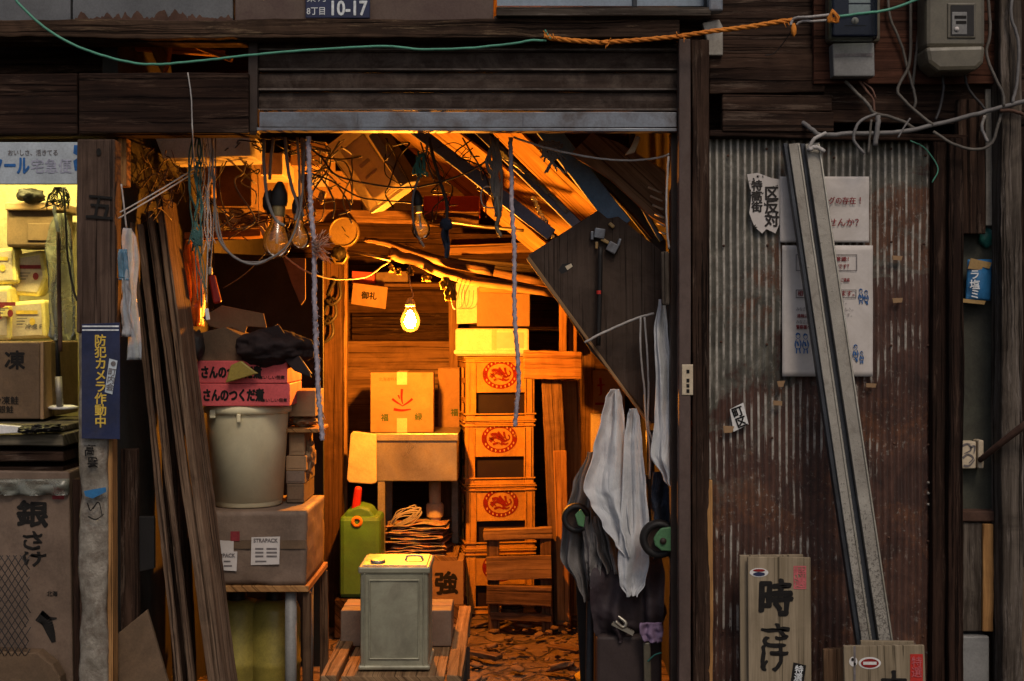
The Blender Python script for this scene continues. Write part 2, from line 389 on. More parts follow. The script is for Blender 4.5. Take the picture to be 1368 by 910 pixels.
M['alu'] = mk('alu', (.36,.33,.285), (.24,.215,.185), metal=.35, rough=.5, bump=.12, ns=7, grime=.4, gs=16, gcol=(.07,.055,.045), stretch=(1,1,.3))
M['alu_dark'] = mk('alu_dark', (.045,.05,.06), (.025,.028,.034), metal=.4, rough=.5, grime=.4)
M['iron'] = mk('iron', (.05,.034,.028), (.03,.02,.016), metal=.25, rough=.6, bump=.3, grime=.5, gcol=(.03,.012,.008))
M['post_paint'] = mk('post_paint', (.11,.074,.062), (.062,.040,.033), rough=.6, bump=.25, grime=.45, gs=9, gcol=(.05,.025,.018), stretch=(1,1,.3))
M['shutter'] = mk('shutter', (.060,.038,.029), (.026,.016,.012), rough=.75, spec=.15, bump=.4, ns=14, grime=.7, gs=11, gcol=(.15,.115,.095), stretch=(.2,1,3))
M['slat_highlight'] = mk('slat_highlight', (.17,.135,.115), (.075,.055,.046), rough=.6, metal=.2, bump=.3, ns=18, grime=.7, gs=14, stretch=(.3,1,2))
M['shutter_rail'] = mk('shutter_rail', (.23,.25,.29), (.15,.16,.18), rough=.45, metal=.4, bump=.2, grime=.95, gs=7, gcol=(.075,.05,.04), stretch=(.3,1,2))
M['tin_sheet'] = mk('tin_sheet', (.15,.15,.155), (.09,.092,.097), rough=.55, metal=.2, bump=.2, ns=4, grime=.3, gs=3)
M['rust'] = mk('rust', (.11,.055,.035), (.055,.026,.018), rough=.85, bump=.5, grime=.4, ns=12)
M['rust_panel'] = mk('rust_panel', (.115,.078,.062), (.075,.042,.035), rough=.7, bump=.3, grime=.5, ns=5, gcol=(.17,.13,.10))
M['meter_board'] = wood('meter_board', (.035,.014,.009), (.11,.045,.028), stain=.4)
M['wrapper'] = mk('wrapper', (.34,.25,.05), (.24,.17,.035), rough=.4, grime=.3)
M['olive'] = mk('olive', (.135,.115,.078), (.085,.072,.05), rough=.45, bump=.08, grime=.4, gs=6, spec=.5)
M['grey_plastic'] = mk('grey_plastic', (.24,.235,.225), (.18,.175,.17), rough=.5, bump=.05, grime=.35, gs=7)
M['black'] = mk('black', (.014,.012,.012), (.008,.007,.007), rough=.6, grime=.2, bump=.2)
M['black_bag'] = mk('black_bag', (.04,.029,.030), (.025,.018,.019), rough=.9, spec=.1, bump=.4, ns=10, grime=.3)
M['purple_bag'] = mk('purple_bag', (.055,.038,.045), (.03,.021,.025), rough=.7, bump=.6, ns=14, grime=.4)
M['navy'] = mk('navy', (.022,.03,.085), (.013,.018,.05), rough=.55, bump=.06, grime=.3, gs=8, gcol=(.06,.05,.05))
M['navy_board'] = mk('navy_board', (.17,.195,.30), (.11,.13,.20), rough=.6, bump=.2, grime=.4)
M['blue_board'] = mk('blue_board', (.115,.26,.44), (.075,.17,.29), rough=.6, bump=.2, grime=.5)
M['blue'] = mk('blue', (.03,.17,.38), (.02,.12,.28), rough=.4, grime=.2, bump=.05, spec=.5)
M['gold'] = mk('gold', (.42,.26,.09), (.3,.18,.06), rough=.4, grime=.3, spec=.5)
M['brown_top'] = wood('brown_top', (.060,.041,.032), (.086,.060,.047), stain=.5, sc=.5, wear=.15, wcol=(.13,.10,.085), bump=.25)
M['green_can'] = mk('green_can', (.10,.27,.06), (.07,.19,.045), rough=.45, bump=.08, grime=.45, gs=6, gcol=(.05,.045,.02), spec=.5)
M['green'] = mk('green', (.09,.22,.10), (.06,.15,.07), rough=.5, grime=.4)
M['teal'] = mk('teal', (.03,.19,.16), (.02,.12,.10), rough=.45, grime=.3)
M['lilac'] = mk('lilac', (.25,.17,.28), (.18,.12,.2), rough=.8, grime=.3)
M['red'] = mk('red', (.55,.03,.02), (.4,.02,.015), rough=.4, grime=.15, spec=.5)
M['yellow'] = mk('yellow', (.55,.38,.05), (.42,.28,.035), rough=.5, grime=.35)
M['yellow_drum'] = mk('yellow_drum', (.34,.27,.055), (.22,.18,.04), rough=.5, grime=.5, gs=4)
M['cream'] = mk('cream', (.6,.5,.36), (.5,.4,.28), rough=.55, grime=.35)
M['wood_lean'] = wood('wood_lean', (.05,.028,.019), (.24,.155,.10), stain=.4, wear=.45, wcol=(.27,.20,.145), bump=.8)
M['wood_post'] = wood('wood_post', (.05,.03,.022), (.115,.074,.055), stain=.4, wear=.3, wcol=(.13,.09,.07), bump=.7)
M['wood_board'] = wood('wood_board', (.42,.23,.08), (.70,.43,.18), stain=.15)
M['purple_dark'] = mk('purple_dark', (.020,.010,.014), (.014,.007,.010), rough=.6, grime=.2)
M['dark_brown'] = mk('dark_brown', (.05,.034,.032), (.032,.021,.02), rough=.75, grime=.4)
M['wood_back'] = wood("wood_back", (.04,.021,.012), (.105,.058,.033), stain=.5)
def newsprint():
    t = NT('newsprint'); v = t.coord(sc=(9,9,60)); n = t.noise(v, 1.4, 4, .6, .4)
    col = t.ramp(n, [(.34, (.10,.12,.09)), (.43, (.50,.42,.32)), (.50, (.42,.12,.06)), (.56, (.55,.47,.38)), (.64, (.16,.20,.13)), (.70, (.50,.40,.28))]); g2 = t.ramp(t.noise(t.coord(), 40, 6, .7), [(.3, .45), (.65, 1.0)])
    t.l(t.mix(.8, col, g2, 'MULTIPLY'), t.b.inputs['Base Color']); t.b.inputs['Roughness'].default_value = .6; return t.m
M['newsprint'] = newsprint()
M['crate'] = mk('crate', (.60,.33,.07), (.46,.235,.045), rough=.34, bump=.12, ns=11, grime=.6, gs=8, gcol=(.15,.065,.02), spec=.45)
M['net_orange'] = film('net_orange', (.75,.25,.05), .8)
M['bag_clear'] = film('bag_clear', (.42,.44,.38), .5)
M['bag_white'] = film('bag_white', (.62,.66,.72), .8)
M['bag_blue'] = film('bag_blue', (.2,.42,.62), .85)
M['plastic_milky'] = film('plastic_milky', (.86,.76,.56), .97)
M['glass_pane'] = mk('glass_pane', (.22,.27,.33), (.15,.19,.24), rough=.15, spec=.8, grime=.3, bump=.02)
M['bulb_glass_lit'] = clear_glass('bulb_glass_lit', (1,.98,.94), .0, 1.3, .0011)
M['bulb_glass'] = clear_glass('bulb_glass', (.96,.94,.9), .03, 1.32, .07)
M['meter_glass'] = clear_glass('meter_glass', (.72,.75,.72), .0, 1.25)
M['cable'] = mk('cable', (.135,.118,.10), (.09,.078,.068), rough=.6, grime=.35, gs=30)
M['cable_grey'] = mk('cable_grey', (.20,.185,.18), (.14,.13,.125), rough=.6, grime=.3, gs=20)
M['cable_dark'] = mk('cable_dark', (.035,.03,.03), (.02,.018,.018), rough=.55, grime=.2)
M['cord_white'] = mk('cord_white', (.45,.42,.40), (.36,.33,.31), rough=.7, grime=.3, gs=25)
M['rope_purple'] = mk('rope_purple', (.46,.40,.45), (.32,.27,.31), rough=.9, bump=.5, grime=.35, gs=30)
M['line_green'] = mk('line_green', (.10,.34,.23), (.075,.26,.18), rough=.5, grime=.25, gs=22)
M['rope_orange'] = mk('rope_orange', (.72,.25,.03), (.58,.17,.02), rough=.8, bump=.5, grime=.2, gs=30)
M['string_teal'] = mk('string_teal', (.05,.13,.12), (.035,.085,.08), rough=.8, grime=.3, gs=25)
M['copper'] = mk('copper', (.15,.07,.045), (.10,.045,.03), rough=.6, grime=.3)
M['fibre'] = mk('fibre', (.5,.3,.22), (.4,.22,.15), rough=.9, grime=.3)
M['poly_rubble'] = mk('poly_rubble', (.20,.12,.07), (.10,.06,.035), rough=.95, bump=.6, ns=14, grime=.4)
def earth():
    t = NT('earth'); v = t.coord(); n1 = t.noise(v, 7, 9, .7, 1.0); n2 = t.noise(v, 30, 6, .7)
    vo = t.n('ShaderNodeTexVoronoi', feature='DISTANCE_TO_EDGE'); wv = t.n('ShaderNodeVectorMath', operation='ADD'); sc_ = t.n('ShaderNodeVectorMath', operation='SCALE'); nn = t.n('ShaderNodeTexNoise'); t.l(v, nn.inputs['Vector']); nn.inputs['Scale'].default_value = 9
    t.l(nn.outputs[1], sc_.inputs[0]); sc_.inputs['Scale'].default_value = .12; t.l(v, wv.inputs[0]); t.l(sc_.outputs[0], wv.inputs[1]); t.l(wv.outputs[0], vo.inputs['Vector']); vo.inputs['Scale'].default_value = 6.5
    ck = t.ramp(vo.outputs[0], [(.0, 0.0), (.07, 1.0)])
    col = t.ramp(n1, [(.3, (.06,.035,.022)), (.52, (.13,.078,.045)), (.72, (.22,.14,.085))]); col = t.mix(t.math('MULTIPLY', t.math('SUBTRACT', 1.0, ck), .85), col, (.02,.012,.008))
    t.l(col, t.b.inputs['Base Color']); t.b.inputs['Roughness'].default_value = .93
    t.bump(t.math('ADD', t.math('MULTIPLY', ck, .8), t.math('ADD', n1, t.math('MULTIPLY', n2, .5))), 1.0, .02); return t.m
M['earth'] = earth()
M['asphalt'] = mk('asphalt', (.055,.053,.05), (.04,.038,.036), rough=.9, bump=.5, grime=.3)
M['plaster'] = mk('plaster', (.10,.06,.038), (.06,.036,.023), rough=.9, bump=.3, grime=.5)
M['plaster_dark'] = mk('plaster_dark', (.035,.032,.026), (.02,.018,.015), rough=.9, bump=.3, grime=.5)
M['ply'] = wood('ply', (.17,.095,.055), (.36,.22,.125), stain=.35, sc=.5)
M['stall_back'] = mk('stall_back', (.50,.44,.26), (.40,.34,.18), rough=.85, grime=.3, bump=.1)
M['packet'] = mk('packet', (.85,.74,.30), (.78,.62,.20), rough=.5, grime=.15, bump=.3, ns=20)
M['stall_board'] = wood('stall_board', (.06,.05,.035), (.2,.17,.12), stain=.5)
M['silver_wrap'] = mk('silver_wrap', (.36,.32,.265), (.17,.145,.115), rough=.42, metal=.2, bump=.9, ns=22, grime=.7, gs=20, gcol=(.07,.035,.02))
M['green_panel'] = mk('green_panel', (.075,.075,.055), (.045,.045,.036), rough=.7, bump=.3, ns=6, grime=.5, gs=5)
M['signwhite'] = mk('signwhite', (.50,.55,.60), (.42,.47,.52), rough=.5, grime=.3, bump=.03)
M['ink_black'] = ink('ink_black', (.014,.012,.011)); M['ink_red'] = ink('ink_red', (.24,.012,.012)); M['ink_maroon'] = ink('ink_maroon', (.22,.03,.035))
M['ink_white'] = ink('ink_white', (.66,.68,.70)); M['ink_yellow'] = ink('ink_yellow', (.62,.42,.07)); M['ink_blue'] = ink('ink_blue', (.03,.12,.34))
M['ink_pale'] = ink('ink_pale', (.33,.33,.42)); M['ink_pink'] = ink('ink_pink', (.5,.12,.13)); M['ink_grey'] = ink('ink_grey', (.16,.14,.14)); M['ink_faded'] = ink('ink_faded', (.035,.03,.028), worn=.5); M['ink_green'] = ink('ink_green', (.05,.09,.03))
M['ink_crate'] = ink('ink_crate', (.21,.012,.008), worn=.5); M['ink_crate_pale'] = ink('ink_crate_pale', (.60,.36,.12))
M['emit_bulb'] = glow('emit_bulb', (1.0,.31,.024), 7300.0)
M['emit_tube'] = glow('emit_tube', (1.0,.82,.26), 170.0)
M['brass'] = mk('brass', (.35,.26,.12), (.25,.18,.08), metal=.7, rough=.45, grime=.3)
M['dial'] = mk('dial', (.62,.50,.30), (.5,.4,.24), rough=.5, grime=.3)
M['shade_panel'] = mk('shade_panel', (.018,.017,.014), (.009,.0085,.007), rough=.95, bump=.4, grime=.3)  # near-black so the added panel reads as unlit
SKY, SUN, EXPO, HAZE = 0.075, 1.0, 0.0, 0
# ================================================================ SETTING
def structure(name, mb, mat, **k): return solo(name, mb, mat, None, None, kind='structure', **k)
g = MB(); g.box((0,-6,-.25), (44,40,.3)); structure('street', g, M['asphalt'])
g = MB()
def floor_fn(u, v):
    x, y = -2.6+3.3*u, .02+3.2*v
    return Vector((x, y, .004 + .02*noise.fractal(Vector((x*4, y*4, 0)), 1, 2, 4)))
g.grid(floor_fn, 110, 100); structure('earth_floor', g, M['earth'])
g = MB(); g.box((-.6,1.6,-.055), (4.4,3.3,.08)); structure('floor_base', g, M['earth'])

# ================================================================ THE OLD SHOP BUILDING
B = thing('shop_building', 'old timber shop front with half raised shutter, rusty corrugated panel and dark beams', 'building', (0,0,0))
def bpart(name, mb, mat, **k): return obj(name, mb, mat, B, **k)
# upper cladding
g = MB(); g.pbox(-60,-120,94,33,-.03,.05); g.pbox(97,-120,311,31,-.028,.05); bpart('metal_cladding', g, M['tin_sheet'], bevel=.002)
g = MB()
top = [(100+i*1.5, 33-(8+9*abs(noise.fractal(Vector((i*.06,0,3)),1,2,4))*2.2+1.5*noise.noise(Vector((i*.9,5,3))))) for i in range(141)]
g.plate(top+[(311,33),(100,33)], -.0325, .003)
bpart('rust_edge', g, M['rust'])
g = MB(); g.pbox(314,-120,659,29,-.04,.06); bpart('rusty_cladding', g, M['rust_panel'], bevel=.003)
g = MB(); g.pbox(663,9,950,21,-.10,.14); g.pbox(660,21,940,26,-.07,.1); bpart('window_sill', g, M['wood_grey'], bevel=.003)
g = MB(); g.pbox(664,-110,846,8,-.02,.012); g.pbox(850,-110,940,8,-.02,.012); bpart('window_pane', g, M['glass_pane'])
g = MB(); g.pbox(845,-110,851,9,-.03,.03); g.pbox(941,-110,947,9,-.03,.05); bpart('window_frame', g, M['alu_dark'], bevel=.002)
g = MB(); g.bar(P(955,-100,-.08), P(955,17,-.08), 19*S(-.08), .045); bpart('gutter_pipe', g, M['shutter_rail'], bevel=.006)
# weathered beam right across under the cladding
g = MB(); g.bar(P(-60,43,-.02), P(905,44,-.02), 25*S(0), .11, jit=.0035); bpart('eaves_beam', g, M['wood_beam'], bevel=.004)
g = MB(); g.bar(P(-60,57,.0), P(333,58,.0), 5*S(0), .08, jit=.001); bpart('batten', g, M['wood_dark'], bevel=.002)
# open gap with roof timbers behind
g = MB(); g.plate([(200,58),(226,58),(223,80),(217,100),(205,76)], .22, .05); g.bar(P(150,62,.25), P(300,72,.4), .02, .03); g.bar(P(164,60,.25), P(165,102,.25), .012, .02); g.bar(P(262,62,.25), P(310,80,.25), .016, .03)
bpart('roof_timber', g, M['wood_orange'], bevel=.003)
g = MB(); g.bar(P(-60,142,0), P(108,141,0), 80*S(0), .07, jit=.0015); g.bar(P(110,141,-.006), P(335,140,-.006), 80*S(0), .07, jit=.0015); bpart('lintel_board', g, M['wood_black'], bevel=.004)
g = MB(); g.bar(P(-60,182,.01), P(345,180,.01), 5*S(0), .06, jit=.001); bpart('lintel_trim', g, M['wood_dark'], bevel=.002)
# roller shutter: curtain of interlocking slats, half down
g = MB()
ys = [55, 69, 96, 122.5, 149.5]
for i in range(len(ys)-1):
    y0, y1 = ys[i], ys[i+1]; a = P(333,y0,0); b = P(905,y1,0); n = 72
    prof = [(0.0,.010),(.03,.010),(.05,-.002),(.12,-.004),(.42,-.005),(.74,-.002),(.80,-.001),(.82,.014),(.86,.014),(.875,-.009),(.925,-.009),(.94,.014),(1.0,.012)]
    def fn(u, v, a=a, b=b, prof=prof, i=i):
        t = v*(len(prof)-1); k = min(int(t), len(prof)-2); f = t-k
        pz = prof[k][0]+(prof[k+1][0]-prof[k][0])*f; py = prof[k][1]+(prof[k+1][1]-prof[k][1])*f
        x = a.x+(b.x-a.x)*u
        return Vector((x, .018+py+.004*noise.noise(Vector((x*5,i*3,pz*2)))+.0012*noise.noise(Vector((x*30,i,0))), a.z+(b.z-a.z)*pz+.0015*noise.noise(Vector((x*4,i*9,0)))))
    g.grid(fn, 90, 24, smooth=False)
SH = bpart('roller_shutter', g, M['shutter'], label='dark brown slatted shutter rolled up to head height'); 
SH.modifiers.new('solid','SOLIDIFY').thickness = -.003
for y in (66.5,93,119.5,146.5):
    g = MB(); g.bar(P(334,y,.004), P(904,y,.004), 2.4*S(0), .012, jit=.0006); obj('slat_highlight', g, M['slat_highlight'], SH)  # paler bars stand in for highlights along the slats
g = MB(); g.bar(P(348,161,-.008), P(903,161,-.008), 20*S(0), .035, jit=.0008); g.bar(P(345,174,.0), P(903,175,.0), 4*S(0), .05)
for x in (478, 699): g.box(P(x,161,-.026), (.002,.003,.045))
obj('bottom_rail', g, M['shutter_rail'], SH, bevel=.004)
g = MB(); g.bar(P(340,50,.01), P(340,178,.01), 13*S(0), .06, jit=.001); bpart('shutter_guide', g, M['iron'], bevel=.003)
# right hand guide rail and posts
g = MB(); g.bar(P(913.5,54,-.03), P(913.5,1040,-.03), 16*S(-.03), .05, jit=.0006); bpart('guide_rail', g, M['post_paint'], bevel=.004, label='brown painted steel guide rail')
g = MB(); g.bar(P(900,178,.04), P(900,1040,.04), 10*S(0), .05, jit=.001); bpart('rail_backing', g, M['iron'], bevel=.003)
g = MB(); g.bar(P(934,56,-.01), P(935,1040,-.01), 23*S(0), .07, jit=.002); bpart('door_post', g, M['wood_dark'], bevel=.004)
g = MB(); g.bar(P(946.5,640,-.02), P(947.5,1040,-.02), 7*S(0), .05, jit=.002); bpart('post_lit_edge', g, M['wood_orange'], bevel=.003)  # orange strip stands in for the lamplit edge of the post
# upper right planks
g = MB(); g.bar(P(905,34,.02), P(1120,34,.02), 82*S(0), .05, jit=.001); g.bar(P(946,100,.0), P(1100,99,.0), 52*S(0), .05, jit=.002); g.bar(P(1060,124,.012), P(1370,128,.012), 80*S(0), .04, jit=.002); bpart('wall_plank', g, M['wood_dark'], bevel=.004)
g = MB(); g.bar(P(964,138,-.022), P(1110,139,-.022), 21*S(0), .03, jit=.001); g.bar(P(964,163,-.016), P(1112,164,-.016), 26*S(0), .04, jit=.0015); bpart('wall_batten', g, M['wood_dark'], bevel=.003)
g = MB(); g.bar(P(946,180,-.0), P(1290,186,-.0), 9*S(0), .06, jit=.002); bpart('panel_top_rail', g, M['wood_black'], bevel=.003)
g = MB(); g.plate([(938,30),(961,26),(966,36),(966,74),(944,74),(944,52)], -.045, .03); bpart('bracket', g, M['alu'], bevel=.003)
g = MB(); g.pbox(1087,-60,1330,112,-.04,.03); bpart('meter_board', g, M['meter_board'], bevel=.003)
# corrugated metal panel
def corr():
    t = NT('corrugated'); tc = t.n('ShaderNodeTexCoord'); sp = t.n('ShaderNodeSeparateXYZ'); t.l(tc.outputs['Object'], sp.inputs[0])
    X, Z = sp.outputs[0], sp.outputs[2]; ob = tc.outputs['Object']
    n1 = t.noise(ob, 3.2, 8, .7, .8); n2 = t.noise(ob, 9, 8, .72, 1.0); n3 = t.noise(ob, 46, 6, .7)
    mp = t.n('ShaderNodeMapping'); mp.inputs['Scale'].default_value = (60,60,5); t.l(ob, mp.inputs[0]); n4 = t.noise(mp.outputs[0], 1.0, 7, .75)
    base = t.ramp(n2, [(.30, (.028,.012,.009)), (.52, (.078,.033,.022)), (.74, (.125,.06,.042))])
    # bare weathered zinc in the upper part and down the left edge, broken up by noise
    up = t.math('ADD', t.math('MULTIPLY', t.math('SUBTRACT', Z, 1.22), 1.5), t.math('MULTIPLY', t.math('SUBTRACT', n1, .5), 4.0))
    up = t.math('SUBTRACT', up, t.math('MULTIPLY', t.math('SUBTRACT', X, .82), 1.6))
    upm = t.ramp(t.math('ADD', up, .5), [(.40, 0.0), (.60, 1.0)])
    zinc = t.ramp(n2, [(.28, (.026,.024,.019)), (.45, (.082,.076,.060)), (.58, (.14,.13,.105)), (.72, (.31,.285,.24))])
    col = t.mix(upm, base, zinc)
    # bright rust blooms
    rz = t.ramp(t.math('ADD', n1, t.math('MULTIPLY', n3, .15)), [(.60, 0.0), (.68, 1.0)]); ru = t.math('MULTIPLY', rz, t.ramp(Z, [(.0, .0), (.5, .9)]))
    col = t.mix(ru, col, t.ramp(n3, [(.3, (.07,.026,.014)), (.7, (.17,.066,.03))]))
    # paint rubbed off the ridges
    ph = t.math('MULTIPLY', X, 2*PI/.0225); rg = t.math('SINE', ph); r01 = t.math('ADD', t.math('MULTIPLY', rg, .5), .5); rgm = t.ramp(r01, [(.66, 0.0), (.84, 1.0)])
    den = t.math('ADD', t.math('MULTIPLY', t.math('SUBTRACT', Z, .95), .30), t.math('MULTIPLY', t.math('SUBTRACT', .98, X), .42))
    n5 = t.noise(ob, 5.0, 5, .6, .6)
    wm = t.ramp(t.math('ADD', t.math('ADD', den, t.math('MULTIPLY', t.math('SUBTRACT', n5, .5), 1.5)), t.math('ADD', t.math('MULTIPLY', t.math('SUBTRACT', n4, .5), 1.1), .5)), [(.58, 0.0), (.68, 1.0)])
    wear = t.math('MULTIPLY', t.math('MULTIPLY', rgm, wm), .92)
    col = t.mix(wear, col, t.ramp(n3, [(.3, (.18,.155,.13)), (.68, (.46,.42,.37))]))
    sp = t.ramp(t.noise(ob, 75, 4, .7), [(.60, 0.0), (.66, 1.0)]); col = t.mix(t.math('MULTIPLY', t.math('MULTIPLY', sp, t.ramp(n1, [(.40, .05), (.62, 1.0)])), .75), col, (.33,.30,.26))
    gr = t.ramp(r01, [(.0, .0), (.3, 1.0)]); col = t.mix(t.math('MULTIPLY', t.math('SUBTRACT', 1.0, gr), .5), col, (.014,.009,.007))
    t.l(col, t.b.inputs['Base Color']); t.b.inputs['Roughness'].default_value = .68; t.b.inputs['Metallic'].default_value = .12
    t.bump(t.math('ADD', n3, n4), .35, .003); return t.m
g = MB()
def cf(u, v):
    a, b = P(947,1040,.012), P(1264,186,.012); x = a.x+(b.x-a.x)*u; z = a.z+(b.z-a.z)*v
    y = .012 - .0034*math.sin(2*PI*x/.0225) + .015*noise.fractal(Vector((x*3.2, z*2.3, 4)), 1, 2, 3)
    return Vector((x, y, z))
g.grid(cf, 34*8, 70)
CP = bpart('corrugated_panel', g, corr(), label='rust brown corrugated metal panel with paint worn off its ridges'); CP.modifiers.new('solid','SOLIDIFY').thickness = -.002
g = MB(); g.bar(P(1253,186,.0), P(1250,1040,.0), 18*S(0), .05, jit=.002); g.bar(P(1274,186,-.02), P(1273,1040,-.02), 20*S(0), .06, jit=.002); bpart('corner_post', g, M['wood_black'], bevel=.004)
g = MB()
for y in (645,659,674): g = MB(); g.lathe([(.005,.0),(.005,.004),(.0001,.006)], P(1240,y,-.0), 10, rot=Matrix.Rotation(PI/2,3,'X')); bpart('bolt', g, M['alu'])
g = MB()
for x in (968,1030,1110,1190,1236):
    for y in (204,330,455,590,720,850): g = MB(); g.lathe([(.0045,0),(.0045,.002),(.0001,.0035)], P(x+R(-6,6),y+R(-7,7),.004), 8, rot=Matrix.Rotation(PI/2,3,'X')); obj('nail_head', g, M['rust'], CP)
# far right: stained boards and the grey timber post
g = MB(); g.pbox(1284,300,1334,690,.03,.03); bpart('stained_board', g, M['green_panel'], bevel=.003)
g = MB(); g.bar(P(1295,134,-.01), P(1295,313,-.01), 37*S(0), .04, jit=.0015); bpart('short_plank', g, M['wood_dark'], bevel=.003)
g = MB(); g.bar(P(1319,120,.0), P(1319,302,.0), 9*S(0), .03, jit=.001); bpart('narrow_strip', g, M['alu'], bevel=.002)
g = MB(); g.bar(P(1344,-60,-.05), P(1346,1040,-.05), 28*S(-.05), .09, jit=.003); bpart('timber_post', g, M['wood_grey'], bevel=.006, label='grey weathered square timber post')
g = MB(); g.pbox(1283,683,1336,697,-.03,.06); bpart('metal_cap', g, M['rust'], bevel=.004)
g = MB(); g.bar(P(1297,697,.0), P(1296,842,.0), 27*S(0), .04, jit=.003); bpart('split_plank', g, M['wood_grey'], bevel=.004)
g = MB(); g.bar(P(1318,699,-.01), P(1317,842,-.01), 14*S(0), .04, jit=.002); bpart('rusty_strip', g, M['wood_orange'], bevel=.003)
g = MB(); g.pbox(1278,850,1322,1040,-.03,.08); bpart('base_box', g, M['grey_plastic'], bevel=.006)
g = MB(); g.pbox(1250,-120,1480,1050,.07,.05); bpart('side_wall', g, M['wood_black'])
g = MB(); g.pbox(-80,-150,1480,-10,.06,.05); g.pbox(905,-150,1480,190,.08,.04); bpart('upper_wall', g, M['wood_black'])
# shop room: walls, ceiling, joists
g = MB(); g.box((-.62,3.16,1.4), (4.2,.06,2.9)); 
bpart('back_wall', g, M['plaster'])
g = MB()
for i in range(11): g.bar(Vector((-1.28,3.12-.004*(i%2),.1+.245*i)), Vector((.64,3.12-.004*(i%2),.1+.245*i)), .236, .02, jit=.0015)
bpart('back_planking', g, M['wood_back'], bevel=.003)
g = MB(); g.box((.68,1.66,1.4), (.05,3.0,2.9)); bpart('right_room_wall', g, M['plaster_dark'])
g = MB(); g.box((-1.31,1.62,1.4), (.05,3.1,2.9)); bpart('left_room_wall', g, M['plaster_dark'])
g = MB(); g.box((-.8,1.62,2.72), (4.4,3.3,.06)); bpart('ceiling', g, M['wood_brown'])
g = MB()
for i in range(7): g.bar((-1.3+.31*i,.1,2.62), (-1.3+.31*i,3.1,2.62), .12, .06, jit=.002)
bpart('joist', g, M['wood_brown'], bevel=.004)
g = MB(); g.box((-2.62,1.0,1.4), (.05,2.2,2.9)); bpart('stall_side_wall', g, M['plaster'])
g = MB(); g.pbox(-80,40,160,201,.17,.03); bpart('gap_light_block', g, M['wood_black']); g = MB(); g.pbox(100,40,340,98,.75,.03); bpart('gap_light_block', g, M['wood_black'])  # added dark boards: stop the stall light and keep the gap dark
g = MB(); g.box((-1.97,.95,1.4), (1.28,.04,2.6)); bpart('stall_back_wall', g, M['stall_back'])
g = MB(); g.bar(P(459,300,2.35), P(458,800,2.35), 11*S(2.35), .05, jit=.002); g.bar(P(606,395,2.75), P(606,600,2.75), .05, .05, jit=.002); bpart('stud', g, M['wood_warm'], bevel=.003)
g = MB(); g.bar(P(444,335,2.2), P(443,fpy(2.2),2.2), 29*S(2.2), .1, jit=.003); bpart('room_post', g, M['wood_back'], bevel=.006, label='thick brown timber post inside the shop')
g = MB(); g.plate([(286,338),(431,345),(433,960),(286,960)], 1.42, .03); bpart('shade_panel', g, M['shade_panel'])  # added panel, fills the dark region and shades the left side
g = MB(); g.pbox(455,456,640,640,3.02,.02); bpart('plywood_sheet', g, M['ply'], bevel=.002)
g = MB(); g.pbox(470,418,610,454,3.05,.015); bpart('dark_board', g, M['wood_dark'], bevel=.002)
g = MB(); g.bar(P(166,186,.05), P(166,250,.05), 12*S(0), .05); bpart('hanger_strip', g, M['wood_orange'], bevel=.003)
# left posts
g = MB(); g.bar(P(132.5,188,-.04), P(132.5,445,-.04), 51*S(-.04), .07, jit=.0015); PB = bpart('front_post', g, M['wood_post'], bevel=.005, label='dark front post with a brushed numeral five')
g = MB(); write(g, '五', 134, 277, -.0785, 30, w=35, bold=.012, rot=-.08, wob=1.2); obj('lettering', g, M['ink_black'], PB)
g = MB(); decal(g, ell(132,203,3.2,5,12), -.078); obj('knot_hole', g, M['ink_black'], PB)
g = MB()
def sw(u, v):
    a, b = P(107,1040,-.05), P(146,440,-.05); q = Vector((a.x+(b.x-a.x)*u, -.055, a.z+(b.z-a.z)*v)); w = .010*noise.fractal(Vector((q.x*9,q.z*7,2)),1,2,5); bend = -.02*math.sin(PI*u)**.5
    return q + Vector((w*.5, w+bend, 0))
g.grid(sw, 18, 130)
SW = bpart('wrapped_post', g, M['silver_wrap'], label='post wrapped in dented grey metal sheet with scrawled marks'); SW.modifiers.new('solid','SOLIDIFY').thickness = -.002
g = MB(); g.bar(P(126,440,-.03), P(126,1040,-.03), 32*S(0), .05); bpart('wrapped_core', g, M['wood_dark'])
g = MB(); g.bar(P(150,575,-.03), P(151,1040,-.03), 8*S(0), .05, jit=.001); bpart('yellow_strip', g, M['wood_orange'], bevel=.003)
# ================================================================ SIGNS, PAPERS AND METERS ON THE FACADE
def V3(*a): return Vector(a)
t = thing('address_plate', 'small blue enamel address plate reading 10-17', 'sign', P(451,24,-.066))
g = MB(); g.pbox(408,-22,494,24.5,-.066,.012); obj('plate', g, M['navy'], t, bevel=.003)
g = MB(); write(g, '10-17', 467, 11, -.066, 19, w=47, bold=.02); write(g, '東', 416, -3, -.066, 11); write(g, '月', 430, -3, -.066, 11); write(g, '8丁目', 422, 15, -.066, 10, w=24, bold=.01); obj('lettering', g, M['ink_white'], t)

t = thing('shop_banner', 'pale blue white hanging sign with blue katakana at upper left', 'sign', P(53,245,-.03))
g = MB(); g.pbox(-60,190,106,246,-.03,.02); obj('board', g, M['signwhite'], t, bevel=.002)
g = MB(); write(g, 'クール', 14, 221, -.03, 22, w=50, bold=.03); decal(g, [(99,194),(106,194),(106,209),(98,205)], -.03); decal(g, [(98,215),(104,211),(106,218),(106,228),(100,228)], -.03); obj('lettering', g, M['ink_blue'], t)
g = MB(); write(g, 'おいしさ、活きてる', 44, 204, -.03, 8, w=66, bold=.01); obj('small_lettering', g, M['ink_grey'], t)
g = MB(); write(g, '宅急便', 69, 222, -.03, 19, w=54, bold=.01); obj('faded_lettering', g, M['ink_pale'], t)

